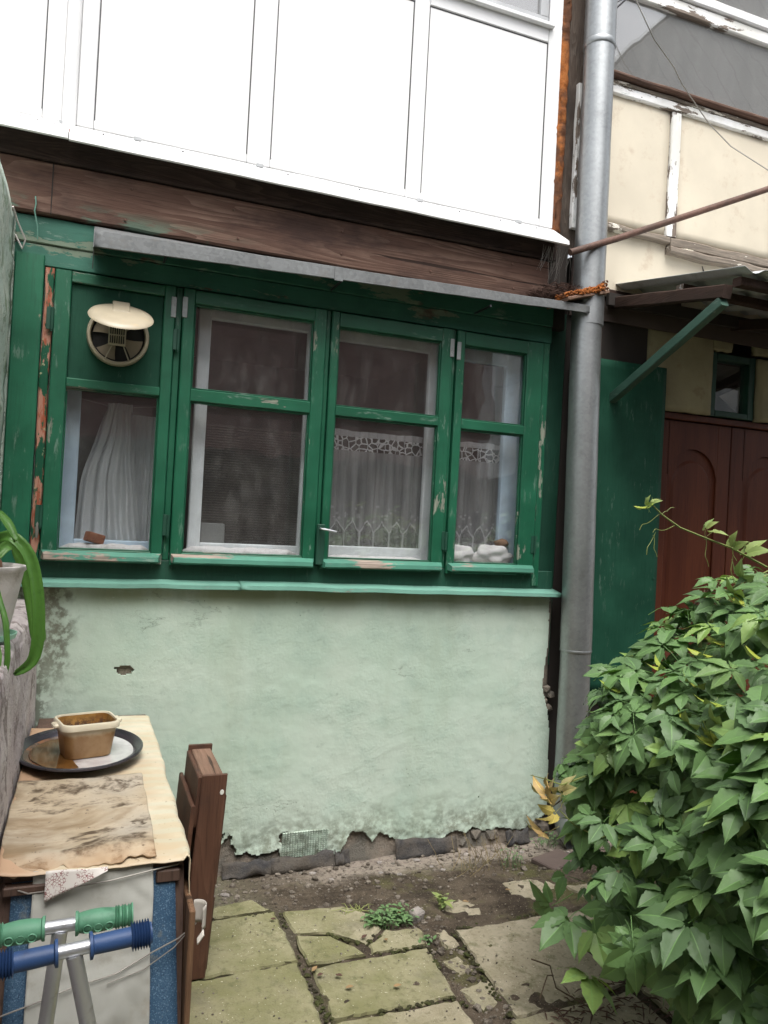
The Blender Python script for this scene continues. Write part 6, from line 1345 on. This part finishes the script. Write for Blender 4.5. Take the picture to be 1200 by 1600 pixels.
for i in range(16):
    yy = R_.uniform(-1.9, -1.3); z = R_.uniform(0.95, 1.42); young((face_x(z, yy)-0.02, yy, z), (-0.6, R_.uniform(-.4, .4), R_.uniform(-.2, .7)), R_.uniform(1.3, 2.0), R_.choice(YM))
for (p, d, sc) in (((1.375, -1.42, 0.72), (-0.9, 0, 0.25), 1.9), ((1.385, -1.42, 0.70), (-0.3, 0, 1), 1.8), ((1.40, -1.43, 0.67), (-0.6, 0.1, -0.4), 1.6), ((1.37, -1.42, 0.61), (-1, 0, 0.1), 1.6), ((1.42, -1.43, 0.73), (0.3, 0, 0.9), 1.5), ((1.39, -1.42, 0.735), (-0.6, 0, 0.7), 1.4)): young(p, d, sc, R_.choice(BM_), 'leaf_bud')
m_ = MB(); m_.tube([(1.50, -1.44, 0.78), (1.42, -1.43, 0.755), (1.36, -1.42, 0.775), (1.31, -1.42, 0.79)], [0.003, 0.0025, 0.002, 0.001], 5); m_.tube([(1.62, -1.5, 0.62), (1.53, -1.48, 0.60), (1.45, -1.46, 0.64), (1.41, -1.44, 0.68)], 0.002, 5); put('young_shoot', m_, MT['stem'], vine, 60)
# dry trailing stem and litter on the slabs under the bush
m_ = MB(); m_.tube([(1.60, -1.40, 0.01), (1.50, -1.34, 0.06), (1.50, -1.30, 0.11), (1.44, -1.28, 0.13)], 0.0025, 5); m_.tube([(1.50, -1.32, 0.09), (1.45, -1.36, 0.12), (1.42, -1.37, 0.06)], 0.002, 5); put('dry_stem', m_, MT['stem_brown'], vine, 60)
m_ = MB()
for i in range(420):
    x = random.uniform(1.42, 2.3); y = random.uniform(-1.75, -1.28) if x > 1.55 else random.uniform(-1.75, -1.36); p = Vector((x, y, 0.008)); a = random.uniform(0, 6.28); d = Vector((math.cos(a), math.sin(a), random.uniform(-.1, .2)))*random.uniform(0.008, 0.03); m_.tube([p-d, p+Vector((0, 0, 0.004)), p+d], [0.001, 0.003, 0.001], 4)
put('dead_leaf_litter', m_, MT['twig'], None, 60, origin=(1.8, -1.5, 0), kind='stuff')

# moss and crumbs in the joints, dead leaves on the slabs, nails in the beam
m_ = MB(); rm_ = random.Random(21)
JL = [((0.33, -0.876), (1.25, -0.897)), ((0.33, -0.511), (0.78, -0.51)), ((0.782, -0.50), (0.774, -1.25)), ((0.79, -1.203), (1.21, -1.206)), ((1.26, -0.78), (1.215, -1.25)), ((1.385, -0.82), (1.335, -1.34)), ((0.80, -0.692), (0.93, -0.732)), ((0.93, -0.732), (1.03, -0.83)), ((1.03, -0.83), (1.13, -0.745)), ((1.4, -0.815), (1.8, -0.81))]
for (a, b) in JL:
    L = math.hypot(b[0]-a[0], b[1]-a[1])
    for k in range(int(L*130)):
        t = rm_.random(); x = lerp(a[0], b[0], t); y = lerp(a[1], b[1], t)
        if noise.noise(Vector((x*6, y*6, 3))) < -0.12: continue
        m_.rock((x+rm_.gauss(0, .007), y+rm_.gauss(0, .007), -0.004), rm_.uniform(0.004, 0.010), k, 1, 0.45)
put('joint_moss', m_, rough_mat('dark_moss', [(0.055, 0.065, 0.020), (0.085, 0.085, 0.035), (0.045, 0.038, 0.024)], 40), None, 60, origin=(0.8, -0.9, 0), kind='stuff')
for i in range(11):
    x, y = rm_.choice([(rm_.uniform(0.5, 1.2), rm_.uniform(-1.2, -0.55)), (rm_.uniform(1.25, 1.8), rm_.uniform(-1.3, -0.45))]); m_ = MB(); vs, fs = leaflet(rm_.uniform(0.018, 0.034), 0.008, -0.25, 0.5, i); M_ = Matrix.Translation((x, y, 0.006)) @ Matrix.Rotation(rm_.uniform(0, 6.28), 4, 'Z'); m_.add([M_ @ v for v in vs], fs)
    put('dead_leaf', m_, MT['twig'] if i % 2 else flat('tan_dead_leaf', (0.26, 0.17, 0.08), 0.8), None, 180, fix=False, origin=(x, y, 0), label='small curled dead leaf lying on the paving', cat='leaf', group='dead leaves on the paving')
for x in (0.12, 0.55, 1.02, 1.48, 1.93):
    for z in (2.76, 2.89):
        m_ = MB(); m_.lathe([(0.006, 0.0), (0.005, 0.002), (0.0, 0.003)], Matrix.Translation((x+rm_.uniform(-.04, .04), -0.0315, z+rm_.uniform(-.015, .015))) @ Matrix.Rotation(PI/2, 4, 'X'), 8); put('nail_head', m_, MT['rust'], beam)

# ================================================================== WEEDS AND STONES
def weed(loc, n, rad, h, leafL, label, mat='weed', seed=1):
    r = random.Random(seed); L0 = Vector(loc); mb = MB()
    for i in range(n):
        a = r.uniform(0, 6.28); rr_ = rad*math.sqrt(r.random()); p = L0+Vector((rr_*math.cos(a)*1.3, rr_*math.sin(a)*0.8, 0)); q = p+Vector((r.gauss(0, .008), r.gauss(0, .008), h*r.uniform(0.3, 1)))
        mb.tube([p, q], [0.0012, 0.0008], 3, False); vs, fs = leaflet(leafL*r.uniform(.6, 1.2), leafL*0.28, 0.3, 0.2, r.randint(0, 99)); M_ = Matrix.Translation(q) @ Matrix.Rotation(r.uniform(0, 6.28), 4, 'Z') @ Matrix.Rotation(r.uniform(-0.7, 0.2), 4, 'Y'); mb.add([M_ @ v for v in vs], fs)
    return put('weed', mb, MT[mat], None, 180, fix=False, origin=L0, label=label, cat='weed')
weed((1.17, -0.70, -0.01), 170, 0.075, 0.045, 0.022, 'low dark green weed clump between the cracked slab and the dirt', seed=3)
weed((1.42, -0.66, -0.01), 12, 0.015, 0.055, 0.040, 'single bright seedling among the broken slab pieces', 'leaf_young', 5)
weed((1.255, -0.86, -0.01), 14, 0.02, 0.02, 0.02, 'tiny green sprig at the corner joint of the cracked slab', seed=8)
weed((1.95, -0.33, -0.05), 26, 0.05, 0.09, 0.018, 'thin sparse weed growing at the rubble near the pipe', seed=12)
weed((2.25, -0.15, -0.05), 30, 0.05, 0.06, 0.020, 'small green weed at the foot of the drainpipe', seed=14)
m_ = MB()
for i in range(26):
    a = random.uniform(0, 6.28); p = Vector((1.08+random.gauss(0, .02), -0.575+random.gauss(0, .012), -0.015)); d = Vector((math.cos(a), math.sin(a)*0.6, 0.35))*random.uniform(0.04, 0.10); m_.tube([p, p+d*0.6, p+d+Vector((0, 0, -0.02))], [0.0022, 0.0018, 0.0006], 4)
put('grass_tuft', m_, flat('dry_green_grass', (0.20, 0.22, 0.07), 0.7), None, 60, origin=(1.08, -0.575, -.02), label='small tuft of yellowing grass blades behind the weed clump', cat='grass tuft')
m_ = MB()
for i in range(40):
    x = random.uniform(1.62, 1.95); y = random.uniform(-0.42, -0.18); p = Vector((x, y, apron_z(x, y))); q = p+Vector((random.gauss(0, .04), random.gauss(0, .03), random.uniform(0.04, 0.16))); m_.tube([p, (p+q)/2+Vector((0.008, 0, 0)), q], 0.0011, 3)
put('dry_weed', m_, flat('straw_stalks', (0.22, 0.17, 0.08), 0.8), None, 60, origin=(1.78, -.3, -.05), label='sparse dry brown stalks standing in the dirt by the wall', cat='dry weed')
m_ = MB(); m_.box(-0.028, 0.028, -0.022, 0.022, -0.02, 0.022, 0.006, Matrix.Translation((1.285, -0.705, 0.008)) @ Matrix.Rotation(0.5, 4, 'Z') @ Matrix.Rotation(0.2, 4, 'X')); put('broken_stone', m_, MT['stone'], None, None, origin=(1.285, -0.705, -.01), label='pale angular stone lying beside the weed clump', cat='stone')
m_ = MB(); m_.rock((1.235, -0.655, 0.004), 0.022, 5, 1, 0.5); put('brick_shard', m_, MT['brickbit'], None, None, origin=(1.235, -0.655, -.01), label='small orange red brick shard beside the pale stone', cat='brick shard')
m_ = MB(); m_.box(-0.10, 0.10, -0.07, 0.07, -0.012, 0.012, 0.005, Matrix.Translation((2.16, -0.36, -0.025)) @ Matrix.Rotation(0.3, 4, 'Z')); put('flat_stone', m_, flat('dull_plum_slate', (0.095, 0.068, 0.058), 0.85, bump=0.4, bscale=30), None, None, origin=(2.16, -0.36, -.04), label='flat dark brown slab lying in the dirt near the drainpipe', cat='stone')

# ================================================================== ACROSS THE COURTYARD (seen only in the panes)
opp = thing('courtyard_wall', (2, -6.0, 0), 'rough stone wall across the courtyard, mirrored in the window panes', 'wall')
m_ = MB(); m_.sheet(90, 26, lambda u, v: (lerp(-7, 7, u), -5.0+0.10*fbm(u*30, v*6, 2), lerp(-0.15, 2.20, v)+(0.14*noise.noise(Vector((u*26, 1, 1))) if v > 0.95 else 0))); o_ = put('stonework', m_, MT['fieldstone'], opp, 60, fix=False); solid(o_, 0.3)
ph = thing('pink_house', (2, -5.5, 0), 'dull pink house across the courtyard, mirrored in the window panes', 'house')
m_ = MB(); m_.box(-7, 4.9, -9.5, -5.5, -0.1, 4.6, 0.0); put('house_wall', m_, MT['pink_wall'], ph, None)  # house set close and this tall so it shades the lower facade
m_ = MB(); m_.add([(-7.3, -5.2, 4.5), (5.2, -5.2, 4.5), (5.2, -7.5, 5.8), (-7.3, -7.5, 5.8), (-7.3, -9.8, 4.5), (5.2, -9.8, 4.5)], [(0, 1, 2, 3), (3, 2, 5, 4), (1, 5, 2), (0, 3, 4)]); put('house_roof', m_, MT['slate'], ph, None, fix=False)
def boards():
    g = G('grey_board_cladding'); p = g.pos(); x, y, z = g.sep(p); k = g.m('FRACT', g.m('MULTIPLY', g.m('ADD', x, z), 2.1)); a = g.noise(p, 1.2, 4, 0.6); b = g.noise(g.map(p, (1.2, 1, 0.3)), 1.0, 3, 0.6)
    c = g.mix(g.ss(b, 0.35, 0.65), (0.38, 0.41, 0.42), (0.60, 0.62, 0.62)); c = g.mix(g.m('MULTIPLY', g.ss(k, 0.10, 0.0), 0.7), c, (0.2, 0.21, 0.22)); c = g.mix(g.m('MULTIPLY', g.ss(a, 0.48, 0.66), 0.5), c, (0.30, 0.33, 0.33))
    return g.done(g.bsdf(c, 0.8, 0, None, 0.3))
MT['boards'] = boards()
gh = thing('gabled_house', (10.5, -8, 0), 'tall grey gabled house mirrored in the gallery glass', 'house')
m_ = MB(); m_.box(7.6, 14.0, -13, -7.1, -0.1, 9.1, 0.0); put('house_wall', m_, MT['boards'], gh, None)
m_ = MB(); ys = (-6.95, -13.2); vs = []
for y in ys: vs += [(7.35, y, 8.92), (10.8, y, 12.5), (14.25, y, 8.92)]
m_.add(vs, [(0, 1, 4, 3), (1, 2, 5, 4), (3, 4, 5)]); put('house_roof', m_, MT['slate'], gh, None, fix=False)
m_ = MB(); m_.add([(7.45, -7.05, 8.95), (10.8, -7.05, 12.42), (14.15, -7.05, 8.95)], [(0, 2, 1)]); put('gable_boarding', m_, MT['boards'], gh, None, fix=False)
